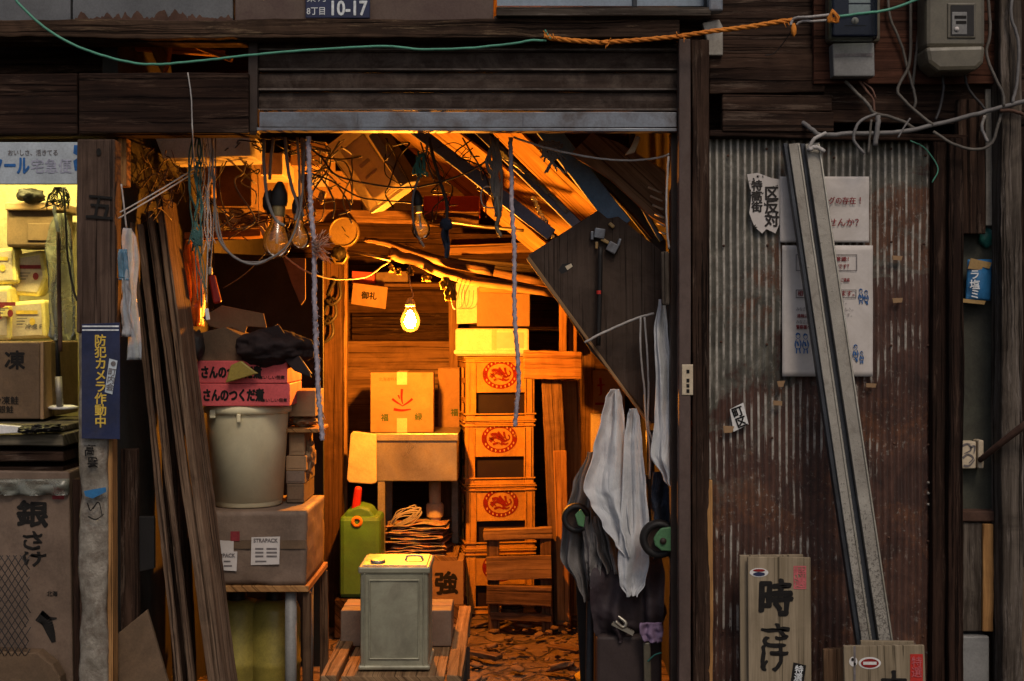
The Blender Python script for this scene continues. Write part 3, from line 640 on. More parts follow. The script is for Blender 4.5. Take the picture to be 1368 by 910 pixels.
t = thing('camera_notice', 'navy vertical sign with yellow characters about a security camera', 'sign', P(134,587,-.10))
g = MB(); g.plate([(109,433),(160,431),(160,587),(109,586)], -.098, .006); obj('board', g, M['navy'], t, bevel=.001)
g = MB(); write(g, '防犯カメラ作動中', 134.5, 509, -.098, 14, vert=True, pitch=1.11, bold=.022); obj('lettering', g, M['ink_yellow'], t)
g = MB(); decal(g, rect(110,435,159,437), -.098); decal(g, rect(110,440,159,442), -.098); obj('stripe', g, M['ink_white'], t)
g = MB(); g.plate([(146,479),(157,482),(150,527),(140,524)], -.1015, .001); k = obj('sticker', g, M['signwhite'], t)
g = MB(); write(g, '町内会', 148.5, 507, -.1018, 9.5, vert=True, pitch=1.05, rot=-.15, bold=.01); decal(g, ell(151.5,486,3.5,3.5,10), -.1018); obj('sticker_lettering', g, M['ink_grey'], k)

g = MB(); write(g, '高', 120, 601, -.088, 13, wob=2, bold=.02); write(g, '雲', 124, 617, -.088, 13, wob=2.5, bold=.02); obj('scrawl', g, M['ink_black'], SW); g = MB()
for pts in ([(117,672),(121,682),(126,676)], [(124,680),(132,671),(137,690)], [(118,690),(128,694),(139,687)]): stroke(g, pts, 2, -.088)
obj('scrawl', g, M['ink_black'], SW)
g = MB(); g.plate([(112,656),(141,651),(142,657),(124,666),(114,663)], -.09, .002); solo('tape_scrap', g, M['blue'], 'torn scrap of sky blue tape on the wrapped grey post', 'tape')

# --- posters on the corrugated panel
t = thing('notice_sheet', 'white paper notice in maroon letters, upper of the two behind the leaning rails', 'poster', P(1101,324,-.01))
def sheet(x0, y0, x1, y1, Y, seed):
    def fn(u, v):
        q = P(x0+(x1-x0)*u, y1+(y0-y1)*v, Y); q.y += .005*noise.noise(Vector((u*3,v*3,seed))); return q
    return MB().grid(fn, 24, 24)
g = sheet(1042,236,1161,324,-.012,1); o = obj('paper', g, M['paper'], t, solid=.0012)
g = MB(); write(g, 'グの存在', 1125, 268, -.016, 9.5, w=36, bold=.015); write(g, '！', 1149, 268, -.016, 9.5, bold=.015); write(g, 'せんか？', 1127, 297, -.016, 9.5, w=40, bold=.015); obj('lettering', g, M['ink_maroon'], t)
t = thing('information_poster', 'white poster of small print and figure drawings, lower sheet behind the leaning rails', 'poster', P(1105,503,-.01))
g = sheet(1045,328,1166,503,-.012,2); obj('paper', g, M['paper'], t, solid=.0012)
g = MB()
def frame(x0, y0, x1, y1, w=1): 
    for r in (rect(x0,y0,x1,y0+w), rect(x0,y1-w,x1,y1), rect(x0,y0+w,x0+w,y1-w), rect(x1-w,y0+w,x1,y1-w)): decal(g, r, -.016)
frame(1063,340,1145,362); frame(1063,387,1144,398)
for (s, x, y, h, w) in (('います。', 1129,437-16,5,18),('ください。', 1122,413,5,36),('です。', 1124,404,5,14)): write(g, s, x, y, -.016, h, w=w)
for y in (413,430): write(g, 'みなさま', 1072, y, -.016, 5, w=17)
obj('lettering', g, M['ink_grey'], t)
g = MB()
for (s, x, y, h, w) in (('意識！', 1125,346,6,17),('です？', 1127,356,6,14),('ご連絡', 1129,374,5,12),('します。', 1129,392,7,24),('相', 1069,392,7,7),('通報は', 1072,422,5,15),('警察署へ', 1073,437,5.5,19)): write(g, s, x, y, -.016, h, w=w, bold=.02)
obj('red_lettering', g, M['ink_maroon'], t)
g = MB()
def fig(x, y, k, m=1):                                     # little outlined person: head, hair, coat, legs
    for pts, w_ in (([(x,y-2.4*k),(x+2*k,y),(x,y+2.4*k),(x-2*k,y),(x,y-2.4*k)],.7), ([(x-2*k,y-1*k),(x-.5*k,y-2.8*k),(x+1.8*k,y-1.4*k)],1.5), ([(x-1.5*k,y+3*k),(x-3*k,y+7*k),(x-2.6*k,y+10*k)],.9),
        ([(x+1.5*k,y+3*k),(x+3*k,y+7*k),(x+2.4*k,y+10*k)],.9), ([(x-1.6*k,y+3.4*k),(x-2.2*k,y+11*k),(x+2.2*k,y+11*k),(x+1.6*k,y+3.4*k)],.9), ([(x-1.2*k,y+11*k),(x-1.6*k*m,y+16*k)],1.5), ([(x+1.2*k,y+11*k),(x+2*k,y+16*k)],1.5), ([(x-.8*k,y+5*k),(x+.4*k,y+9*k)],1.6*k)):
        stroke(g, pts, w_, -.0145, taper=False)
fig(1066,449,1.45); fig(1076,450,1.4); obj('figure_drawing', g, M['ink_blue'], t); g = MB()
fig(1150,389,1.05); fig(1157,391,1.0,-1); obj('figure_drawing', g, M['ink_blue'], t); g = MB()
fig(1143,464,1.2,-1); fig(1151,472,.85)
obj('figure_drawing', g, M['ink_blue'], t)
t = thing('torn_sticker', 'torn white sticker with black characters on the corrugated panel', 'sticker', P(1019,312,-.008))
g = MB(); g.plate([(998,233),(1012,231),(1031,238),(1042,240),(1041,300),(1036,312),(1024,306),(1018,312),(1008,303),(1001,285),(1004,262)], -.0085, .001); obj('paper', g, M['paper'], t)
g = MB(); write(g, '区反対', 1031, 276, -.0085, 17, vert=True, pitch=1.04, bold=.03); write(g, '特高街', 1011, 262, -.0085, 13, vert=True, pitch=1.1, bold=.03)
for i in range(26):
    x, y = R(999,1038), R(236,306); decal(g, [(x+R(-3,3), y+R(-3,3)) for _ in range(4)], -.009)
obj('lettering', g, M['ink_faded'], t)
t = thing('label_scrap', 'small tilted white label with black marks low on the corrugated panel', 'sticker', P(987,577,-.008))
g = MB(); g.plate([(975,547),(993,538),(1000,567),(980,577)], -.0085, .001); obj('paper', g, M['white'], t)
g = MB(); write(g, '町区', 988, 557, -.0085, 13, vert=True, rot=.35, bold=.03); obj('lettering', g, M['ink_black'], t)
tabs = [((966,568,981,578),'square of yellow tape beside the small tilted label'), ((1192,341,1206,348),'upper brown tape tab right of the posters'), ((1192,398,1206,404),'lower brown tape tab right of the posters'),
        ((1157,512,1171,518),'brown tape tab under the poster corner right of the leaning rails'), ((1038,509,1049,517),'upper brown tape tab under the poster corner left of the leaning rails'), ((1033,536,1045,542),'lower brown tape tab under the poster corner left of the leaning rails')]
for (x0,y0,x1,y1), lab in tabs:
    g = MB(); g.plate([(x0,y0+R(-1,2)),(x1,y0+R(-1,2)),(x1-R(0,3),y1),(x0+R(0,2),y1+R(-1,1))], -.012, .004); solo('tape_tab', g, M['card'], lab, 'tape', 'tape tabs on the corrugated panel')
# --- leaning aluminium rails
t = thing('door_rail', 'long grey aluminium door rails leaning against the corrugated panel', 'rail', P(1165,1010,-.30))
def lean(x0, x1, w0, w1, dy, d, mat, nm, **k):
    a, b = P(x0,193,-.055+dy), P(x1,870,-.24+dy); g = MB(); g.bar(a, b, w0*S(-.05), d, w2=w1*S(-.24), **k); return obj(nm, g, mat, t, bevel=.0015)
lean(1048,1148,5,6,.012,.03,M['alu_dark'],'rubber_edge'); lean(1060,1159,15,14,0,.026,M['rail_metal'],'rail'); lean(1071.5,1169,6,7,.016,.02,M['alu_dark'],'groove'); lean(1084,1184,19,18,.002,.03,M['rail_metal'],'rail')
lean(1067,1165,2,2,-.015,.004,M['steel'],'lip'); lean(1094,1194,2.4,2.4,-.016,.005,M['steel'],'lip')
# --- salmon box lids used as boards
def oval(t, x, y, rx, ry, Y, nm='sticker'):
    g = MB(); g.plate(ell(x,y,rx,ry), Y-.001, .001); k = obj(nm, g, M['white'], t); return k
t = thing('box_lid_sign', 'pale wooden box lid with big brushed black characters and a faded pink stamp', 'sign board', P(1040,1030,-.12))
g = MB(); g.plate([(999,744),(1083,745),(1085,1030),(1001,1030)], -.12, .012); obj('board', g, M['wood_sign'], t, bevel=.002)
g = MB(); write(g, '時', 1037, 798, -.12, 46, w=42, bold=.035, wob=3); write(g, 'さ', 1036, 849, -.12, 30, w=36, bold=.03, wob=3); write(g, 'け', 1034, 880, -.12, 34, w=34, bold=.03, wob=3); obj('lettering', g, M['ink_black'], t)
g = MB(); g.plate([(1060,885),(1077,889),(1072,925),(1055,921)], -.1215, .001); k = obj('black_label', g, M['black'], t)
g = MB(); write(g, '特選塩', 1066, 905, -.122, 10, vert=True, rot=-.12, bold=.02); obj('label_lettering', g, M['ink_white'], k)
k = oval(t, 1014,765,12.5,6,-.12); g = MB(); decal(g, ell(1014,767,8,2.6), -.1215); obj('band', g, M['navy'], k); g = MB(); decal(g, ell(1014,762,8,1.8), -.1215); obj('band', g, M['ink_red'], k)
g = MB(); frame_ = rect(1060,756,1077,787); decal(g, [(1060,756),(1077,756),(1077,758),(1060,758)], -.12); decal(g, [(1060,785),(1077,785),(1077,787),(1060,787)], -.12); decal(g, [(1060,758),(1062,758),(1062,785),(1060,785)], -.12); decal(g, [(1075,758),(1077,758),(1077,785),(1075,785)], -.12); write(g, '特選', 1068.5, 771.5, -.12, 12, vert=True, bold=.03); obj('stamp', g, M['ink_pink'], t)
g = MB(); g.plate([(988,742),(1073,741),(1076,1030),(990,1030)], -.095, .012); solo('box_lid_board', g, M['wood_sign'], 'plain wooden lid showing as an edge behind the brushed sign', 'sign board', bevel=.002)
t = thing('stamped_lid_sign', 'wooden box lid with a red stamp at the foot of the leaning rails', 'sign board', P(1190,1030,-.32))
g = MB(); g.plate([(1127,863),(1235,862),(1241,1030),(1131,1030)], -.335, .012); obj('board', g, M['wood_sign'], t, bevel=.002)
g = MB(); g.plate(rect(1216,874,1233,925), -.3365, .001); k = obj('red_stamp', g, M['red'], t)
g = MB(); write(g, '特選', 1224.5, 891, -.337, 13, vert=True, bold=.0); obj('stamp_lettering', g, M['ink_pink'], k)
k = oval(t, 1162,886,15,8,-.335); g = MB(); decal(g, ell(1162,886,12,6), -.3365); obj('band', g, M['ink_red'], k); g = MB(); decal(g, rect(1153,884,1171,888), -.337); obj('band_stripe', g, M['white'], k)
k = oval(t, 1140,884,5.5,6.5,-.335,'round_sticker'); g = MB(); decal(g, ell(1139,881,2,2.2,8), -.3365); decal(g, ell(1142,887,1.7,2,8), -.3365); obj('spot', g, M['ink_black'], k)
g = MB(); write(g, '大', 1193, 914, -.335, 34, w=34, bold=.04, wob=3); obj('lettering', g, M['ink_black'], t)
g = MB(); decal(g, rect(1140,863,1143,1030), -.335); obj('seam', g, M['ink_grey'], t)
g = MB(); g.plate([(1100,868),(1130,866),(1132,1030),(1102,1030)], -.13, .02); solo('dark_offcut', g, M['wood_brown'], 'brown board offcut standing between the two lid signs', 'board', bevel=.003)
g = MB(); g.plate([(1150,856),(1221,857),(1222,1030),(1151,1030)], -.305, .012); solo('spare_lid', g, M['wood_sign'], 'lid edge sticking up behind the red stamped lid', 'sign board', bevel=.002)
# --- packet and odd things on the right
t = thing('blue_packet', 'blue and gold foil packet pinned to the boards', 'packet', P(1304,405,-.02))
g = MB()
def pk(u, v):
    q = P(1288+33*u+3*v, 402-55*v, 0.0); q.y = -.012-.012*math.sin(PI*u)*math.sin(PI*v)**.5+.002*noise.noise(Vector((u*6,v*6,0))); return q
g.grid(pk, 14, 16); o = obj('foil_bag', g, M['blue'], t, solid=.002)
g = MB(); g.plate([(1297,345),(1325,351),(1322,359),(1313,357),(1311,361),(1293,359)], -.024, .003); obj('gold_seal', g, M['gold'], t); g = MB(); g.plate([(1286,399),(1317,402),(1315,407),(1286,404)], -.022, .003); obj('gold_seal', g, M['gold'], t)
g = MB(); write(g, 'ラ塩ミ', 1302, 380, -.0262, 12, vert=True, bold=.02); obj('lettering', g, M['ink_white'], t)
g = MB(); g.blob(P(1318,318,.02), (.026,.012,.03), .3, sub=3); solo('green_smudge', g, M['teal'], 'faded green smear above the blue packet', 'smudge')  # small flattened green lump forming the smear
t = thing('paper_roll', 'mottled white and brown carton end by the grey timber post', 'carton', P(1297,627,.0))
g = MB(); g.pbox(1283,590,1304,626,-.02,.05); obj('carton', g, M['cream'], t, bevel=.003); 
g = MB()
for pts in ([(1285,596),(1293,593),(1297,601),(1288,606)], [(1286,612),(1293,607),(1300,612),(1294,619)], [(1287,622),(1295,622),(1302,614)], [(1296,598),(1302,596),(1301,606)]): stroke(g, pts, 3, -.02)
obj('pattern', g, M['ink_grey'], t)
g = MB(); g.box(P(1307,606,.0), (.018,.05,.09)); obj('side_flap', g, M['cream'], t, bevel=.004)
g = MB(); g.tube([P(1309,615,-.03), P(1340,590,-.12), P(1395,548,-.2)], .009, n=8, r2=.013); solo('rusty_rod', g, M['rust'], 'rusty rod sticking out to the right of the grey post', 'rod')
g = MB(); g.plate([(1362,770),(1400,760),(1400,1030),(1360,1030)], -.02, .12); solo('side_carton', g, M['card_dark'], 'cardboard carton cut off at the right picture edge', 'carton', bevel=.004)
g = MB(); g.pbox(911,487,926,528,-.058,.004); t = solo('door_plate', g, M['cream'], 'narrow cream lock plate on the brown steel guide rail', 'plate', bevel=.002)
g = MB()
for y in (494,506,513,520): decal(g, rect(917,y,921,y+5), -.058)
obj('slot', g, M['ink_black'], t)

# --- electricity meters
t = thing('glass_meter', 'electricity meter with a clear cover over a dark blue dial', 'electric meter', P(1141,103,-.07))
g = MB(); g.pbox(1106,-40,1177,56,-.085,.045); obj('base', g, M['olive'], t, bevel=.012)
g = MB(); g.pbox(1113,-36,1170,48,-.105,.022); d = obj('dial_plate', g, M['navy'], t, bevel=.004)
g = MB(); g.pbox(1134,-12,1163,4,-.108,.004); g.pbox(1134,6,1163,19,-.108,.004); obj('register_window', g, M['signwhite'], d, bevel=.001)
g = MB(); g.lathe([(.0001,0),(.011,0),(.011,.004),(.0001,.006)], P(1142,28,-.105), 16, rot=Matrix.Rotation(PI/2,3,'X')); obj('seal_screw', g, M['paper'], d)
g = MB(); write(g, '1', 1142, 28, -.111, 7); decal(g, rect(1128,34,1157,35), -.1055); obj('marking', g, M['ink_black'], d)
g = MB(); g.pbox(1109,-42,1174,52,-.15,.055); obj('glass_cover', g, M['meter_glass'], t, bevel=.014)
g = MB(); g.plate([(1112,58),(1168,57),(1169,102),(1114,102)], -.10, .05); obj('terminal_cover', g, M['grey_plastic'], t, bevel=.004)
g = MB(); decal(g, [(1115,72),(1166,71),(1165,76),(1130,75),(1116,77)], -.1003); obj('stain', g, M['ink_grey'], t)
t = thing('steel_meter', 'olive brown electricity meter box with a small square window', 'electric meter', P(1276,95,-.07))
g = MB(); g.pbox(1237,-60,1317,64,-.15,.1); obj('case', g, M['olive'], t, bevel=.014)
g = MB(); g.plate([(1236,62),(1318,60),(1315,84),(1305,94),(1254,95),(1240,84)], -.158, .11); obj('skirt', g, M['olive'], t, bevel=.014)
g = MB(); g.pbox(1266,4,1304,51,-.155,.008); w = obj('window_frame', g, M['olive'], t, bevel=.003)
g = MB(); decal(g, rect(1270,7,1301,48), -.1555); obj('window', g, M['black'], w)
g = MB(); g.pbox(1272,16,1292,46,-.158,.003); k = obj('dial', g, M['grey_plastic'], w, bevel=.001)
g = MB(); decal(g, rect(1275,21,1291,25), -.158); decal(g, rect(1277,28,1291,32), -.158); obj('register_slot', g, M['ink_black'], k)
g = MB(); g.lathe([(.0001,0),(.007,0),(.007,.003),(.0001,.004)], P(1278,39,-.158), 14, rot=Matrix.Rotation(PI/2,3,'X')); obj('screw', g, M['paper'], k)

# --- cables by the meters
def cable(nm, pts, r, mat, lab, cat='cable', n=7, grp=None, **k):
    g = MB(); g.tube([P(*p)+(Vector((R(-.004,.004),R(-.004,.004),R(-.004,.004))) if 0 < i < len(pts)-1 else Vector()) for i, p in enumerate(pts)], r, n=n, jit=r*.16, **k); return solo(nm, g, mat, lab, cat, grp)
cable('service_cable', [(1072,163,-.03),(1083,172,-.07),(1100,181,-.07),(1140,179,-.075),(1200,175,-.08),(1250,167,-.08),(1310,152,-.10),(1368,137,-.13),(1420,124,-.16)], .0075, M['cable_grey'], 'thick grey service cable running right under the meters')
cable('cable_tail', [(1103,178,-.075),(1090,184,-.08),(1083,196,-.085),(1080,201,-.085)], .006, M['cord_white'], 'taped pale cable end hanging above the leaning rails')
cable('cable_end', [(1081,200,-.09),(1090,198,-.09),(1101,202,-.09)], .007, M['cord_white'], 'short white cable stub over the rail tops')
cable('meter_lead', [(1129,108,-.06),(1148,126,-.07),(1158,140,-.08),(1167,150,-.085),(1185,155,-.085),(1205,162,-.085),(1222,172,-.08)], .0055, M['cable'], 'brown lead from the glass meter down to the grey cable')
cable('meter_lead', [(1148,108,-.06),(1157,122,-.07),(1168,135,-.075),(1168,150,-.08)], .004, M['copper'], 'thin copper coloured lead under the grey terminal cover')
cable('meter_lead', [(1153,110,-.06),(1163,121,-.07),(1170,132,-.075)], .003, M['copper'], 'shorter copper wire end under the grey terminal cover')
cable('drop_wire', [(1187,-20,-.06),(1190,20,-.06),(1203,60,-.06),(1215,95,-.06),(1221,130,-.07),(1221,145,-.07)], .0045, M['cable'], 'brown wire dropping beside the glass meter', 'wire')
cable('drop_wire', [(1216,-20,-.06),(1217,40,-.06),(1214,85,-.065),(1200,118,-.07),(1206,132,-.075),(1228,152,-.08),(1246,167,-.085)], .005, M['cable'], 'bent brown wire joining the grey cable between the meters', 'wire')
cable('drop_wire', [(1230,-20,-.055),(1228,40,-.055),(1221,90,-.06),(1219,118,-.06)], .0045, M['cable'], 'straight brown wire just left of the olive meter', 'wire')
cable('meter_lead', [(1259,98,-.08),(1260,120,-.08),(1256,145,-.08),(1250,160,-.085)], .0045, M['cable_dark'], 'dark lead under the left side of the olive meter')
cable('meter_lead', [(1288,95,-.08),(1295,118,-.08),(1310,140,-.09),(1318,148,-.10)], .0045, M['cable_dark'], 'dark lead under the right side of the olive meter')
cable('loop_cable', [(1247,176,-.08),(1270,190,-.085),(1300,201,-.09),(1322,194,-.10),(1332,170,-.11),(1338,150,-.11)], .005, M['cable'], 'brown cable looping low under the grey service cable')
cable('post_cable', [(1318,-20,-.10),(1322,40,-.11),(1318,70,-.11),(1330,100,-.12),(1341,125,-.12),(1341,142,-.12)], .005, M['cable'], 'cable running down the left face of the grey post')
cable('post_cable', [(1356,-20,-.12),(1351,20,-.12),(1360,60,-.12),(1359,110,-.12),(1352,138,-.125)], .005, M['cable_grey'], 'cable bowing down the right face of the grey post')
cable('wire_stub', [(1170,152,-.085),(1150,160,-.09),(1142,175,-.09),(1143,190,-.09),(1155,206,-.09)], .005, M['cable_grey'], 'grey hook of cut wire below the joined leads', 'wire')
cable('wire_stub', [(1173,155,-.09),(1174,170,-.09),(1169,195,-.09)], .008, M['cable_grey'], 'thick taped cable end hanging under the joined leads', 'wire')
cable('wire_stub', [(1164,160,-.085),(1162,180,-.085),(1160,206,-.085)], .004, M['cable'], 'thin cut wire hanging left of the taped cable end', 'wire')
cable('wire_stub', [(1216,158,-.09),(1206,172,-.09),(1200,184,-.09)], .003, M['cable_grey'], 'short wire whisker crossing the grey cable', 'wire')
cable('wire_stub', [(1316,155,-.06),(1311,172,-.06),(1320,190,-.06)], .005, M['cord_white'], 'white wire hook on the plank by the grey post', 'wire')
cable('post_cable', [(1336,148,-.12),(1352,150,-.13),(1368,153,-.14)], .006, M['rust'], 'rusty brown cable stub crossing the grey post')
cable('green_wire_scrap', [(1216,188,-.03),(1235,197,-.03),(1247,215,-.03),(1254,229,-.03),(1245,244,-.03)], .0022, M['line_green'], 'scrap of green wire curled on the corrugated panel', 'wire')
cable('tie_wire', [(1058,40,-.13),(1048,55,-.08),(1036,70,-.05),(1022,74,-.04)], .0015, M['cable_dark'], 'thin dark tie wire below the orange tag', 'wire')
# --- line strung across the front
cable('green_line', [(16,-8,-.12),(28,5,-.12),(60,35,-.12),(100,59,-.12),(140,76,-.12),(180,85,-.12),(212,87.5,-.12),(245,82,-.12),(300,76,-.12),(345,74,-.12),(420,67,-.12),(515,61.5,-.12),(560,65,-.12),(625,64,-.12),(684,59,-.12),(708,54,-.12),(730,54.5,-.12)], .0042, M['line_green'], 'pale green line sagging across the top left of the shop front', 'line')
g = MB(); pts = [(727,47),(735,51),(760,54),(803,57),(850,54),(905,49),(950,42),(1000,36),(1042,29),(1062,27)]
for ph in (0, 2.1, 4.2):
    o = []
    for i in range(len(pts)-1):
        for k in range(6):
            f = k/6; x = pts[i][0]+(pts[i+1][0]-pts[i][0])*f; y = pts[i][1]+(pts[i+1][1]-pts[i][1])*f; a = x*.16+ph
            q = P(x, y, -.125); o.append(q+Vector((0, .004*math.cos(a), .004*math.sin(a))))
    g.tube(o, .0046, n=6, spline=False)
for i in range(22):
    i0 = random.choice([0,0,0,1,3,5,7,8]); x = pts[i0][0]+R(0,12); y = pts[i0][1]+R(-2,3); g.tube([P(x,y,-.13), P(x+R(-5,6),y+R(-8,9),-.135)], .0014, n=4)
ORP = solo('orange_rope', g, M['rope_orange'], 'twisted bright orange rope tied across the upper right', 'rope')
cable('green_line', [(728,40,-.13),(731,46,-.13),(736,52,-.13)], .003, M['line_green'], 'short green line tail poking up from the orange knot', 'line')
cable('green_line', [(1120,22,-.17),(1145,18,-.16),(1185,12,-.15),(1222,2,-.15),(1250,-10,-.15)], .0045, M['line_green'], 'green line leaving the knot in front of the glass meter', 'line')
cable('white_wire', [(1056,34,-.13),(1063,26,-.14),(1080,22,-.16),(1108,20,-.17)], .0045, M['cord_white'], 'upper white wire between orange rope and meter knot', 'wire')
cable('white_wire', [(1064,33,-.14),(1072,29,-.15),(1085,29,-.165),(1107,27,-.17)], .004, M['cord_white'], 'lower white wire between orange rope and meter knot', 'wire')
g = MB()
for i in range(9): 
    a = .3*i; g.tube([P(1108+R(-3,3),28+R(-3,3),-.175), P(1112,16+R(-3,3),-.185), P(1118+R(-2,4),25+R(-3,6),-.18), P(1105,26,-.17)], .0035, n=5)
solo('rope_knot', g, M['rope_orange'], 'orange rope knot in front of the glass meter', 'knot')
g = MB(); g.blob(P(1060.5,40,-.14), (.008,.006,.02), .3, sub=3); solo('orange_tag', g, M['rope_orange'], 'small orange tag hanging from the orange rope end', 'tag')
# ================================================================ LEANING PLANKS ON THE LEFT
def lean_plank(x0, y0, x1, w, d, mat, lab, Y0=.28, Y1=.05, jit=.002, w2=None, roll=0, nm='leaning_plank'):
    a, b = P(x0,y0,Y0), P(x1,fpy(Y1)-6,Y1); g = MB(); g.bar(a, b, w*S(.1), d, jit=jit, roll=roll, w2=(w2 or w)*S(.1))
    return solo(nm, g, mat, lab, 'plank', 'planks leaning in the left of the opening', bevel=.003)
lean_plank(174,298,254,8,.025,M['wood_lean'],'leftmost narrow plank of the leaning bundle',.22,.0)
lean_plank(188,300,270,8.5,.025,M['wood_lean'],'second plank from the left in the leaning bundle',.25,.03)
lean_plank(200,283,300,10.5,.03,M['wood_lean'],'worn middle plank with a lit edge in the leaning bundle',.30,.06)
lean_plank(222,268,317,11,.13,M['wood_lean'],'broad rightmost plank of the leaning bundle',.36,.12, w2=11, roll=.12)
g = MB(); g.bar(P(219,300,.5), P(250,fpy(.5)-5,.5), .05, .16, jit=.002); solo('leaning_plank', g, M['wood_dark'], 'dark plank deepest in the leaning bundle', 'plank', 'planks leaning in the left of the opening', bevel=.003)
g = MB(); g.plate([(160,600),(183,600),(186,1030),(158,1030)], .10, .03); solo('upright_board', g, M['wood_dark'], 'dark upright board just right of the front post', 'board', bevel=.004)
g = MB(); g.plate([(153,850),(196,815),(222,905),(258,1010),(165,1010)], .02, .02); solo('slumped_board', g, M['card_dark'], 'brown board slumped on the ground by the front post', 'board', bevel=.003)
g = MB(); g.plate([(184,690),(206,690),(206,760),(184,765)], .12, .02); solo('cloth_scrap', g, M['black'], 'black rubber flap hanging behind the leaning planks', 'flap', bevel=.003)
# white plastic sheath on a string
t = thing('plastic_sheath', 'long white plastic sheath hanging by a string from the front post', 'sheath', P(172,482,-.03))
g = MB(); g.cloth([(305,166,174,-.03),(318,164,180,-.03),(350,166,183,-.03),(400,168,181,-.03),(440,170,185,-.03),(481,171,188,-.03)], 12, 40, .008, 1.2, 3); obj('sheath', g, M['bag_white'], t, solid=.002)
g = MB(); g.cloth([(333,159,169,-.045),(370,160,171,-.045),(374,160,172,-.045)], 8, 12, .004, 1, 5); obj('blue_band', g, M['bag_blue'], t, solid=.002)
g = MB(); g.cloth([(372,160,173,-.04),(400,161,174,-.04),(450,162,178,-.04)], 8, 20, .006, 1, 9); obj('inner_sheet', g, M['bag_white'], t, solid=.002)
g = MB(); g.tube([P(162,246,-.04), P(165,270,-.04), P(169,306,-.03)], .003); obj('string', g, M['cord_white'], t)
cable('guy_string', [(160,284,-.045),(190,268,.0),(225,248,.08),(262,224,.12)], .0024, M['cord_white'], 'upper pale string tied from front post to hanging bundle', 'string')
cable('guy_string', [(158,292,-.045),(190,275,.0),(228,250,.08),(262,229,.12)], .0024, M['cord_white'], 'lower pale string tied from front post to hanging bundle', 'string')
# ================================================================ HANGING STRINGS AND CABLES
cable('thin_string', [(251,97,-.05),(254,130,-.056),(257,160,-.056),(259,183,-.05),(260,230,.05)], .0022, M['cord_white'], 'pale string hanging down over the dark lintel', 'string')
def bundle(nm, x, y0, y1, n, spread, Y, mat, lab, r=.002, wob=6):
    g = MB()
    for i in range(n):
        xx = x+R(-spread,spread); e = y1-R(0,40); pts = []
        m = 7
        for k in range(m): pts.append(P(xx+R(-wob,wob)*(.3 if k == 0 else 1), y0+(e-y0)*k/(m-1), Y+R(-.02,.02)))
        g.tube(pts, r*R(.7,1.4), n=5, sub=5)
    return solo(nm, g, mat, lab, 'strings')
bundle('string_bundle', 262, 182, 345, 7, 6, .10, M['string_teal'], 'dark teal string bundle hanging from the shutter at left', .0026)
bundle('string_bundle', 276, 184, 350, 6, 9, .13, M['cord_white'], 'greyish string bundle right of the teal bundle', .0018)
g = MB()
for i in range(8): g.tube([P(262+R(-8,8),318+R(-12,12),.09) for _ in range(4)], .004, n=5)
for i in range(6): g.tube([P(262+R(-3,3),325,.09), P(264+R(-6,10),355,.09), P(268+R(-5,12),385+R(0,30),.09)], .0018, n=5)
solo('string_knot', g, M['string_teal'], 'frayed dark teal knot halfway down the string bundle', 'knot')
cable('long_string', [(283,186,.1),(279,260,.1),(276,330,.1),(275,380,.1),(276,405,.1)], .0022, M['cord_white'], 'long grey string ending in a white tag', 'string')
cable('long_string', [(288,184,.12),(286,250,.12),(284,310,.12),(281,360,.12)], .0022, M['cable_grey'], 'grey string with a metal clip at its end', 'string')
g = MB(); g.box(P(281,362,.12), (.012,.014,.026)); solo('metal_clip', g, M['alu'], 'little metal clip on the grey string', 'clip', bevel=.003)
g = MB(); g.box(P(277,420,.10), (.013,.006,.038), Matrix.Rotation(-.15,3,'Y')); solo('white_tag', g, M['white'], 'small white tag dangling above the pink boxes', 'tag', bevel=.002)
t = thing('red_tool', 'red handled tool hanging behind the strings', 'tool', P(288,405,.5))
g = MB(); g.bar(P(283,368,.5), P(291,405,.5), .024, .018, w2=.03); obj('handle', g, M['red'], t, bevel=.006)
g = MB(); g.tube([P(280,345,.5), P(283,369,.5)], .005); obj('shank', g, M['steel'], t)
g = MB(); g.cloth([(322,250,256,.75),(360,245,266,.75),(400,244,270,.75),(436,248,268,.75)], 14, 30, .02, 2, 4); solo('orange_net', g, M['net_orange'], 'orange netting lit up behind the leaning planks', 'net', solid=.002)
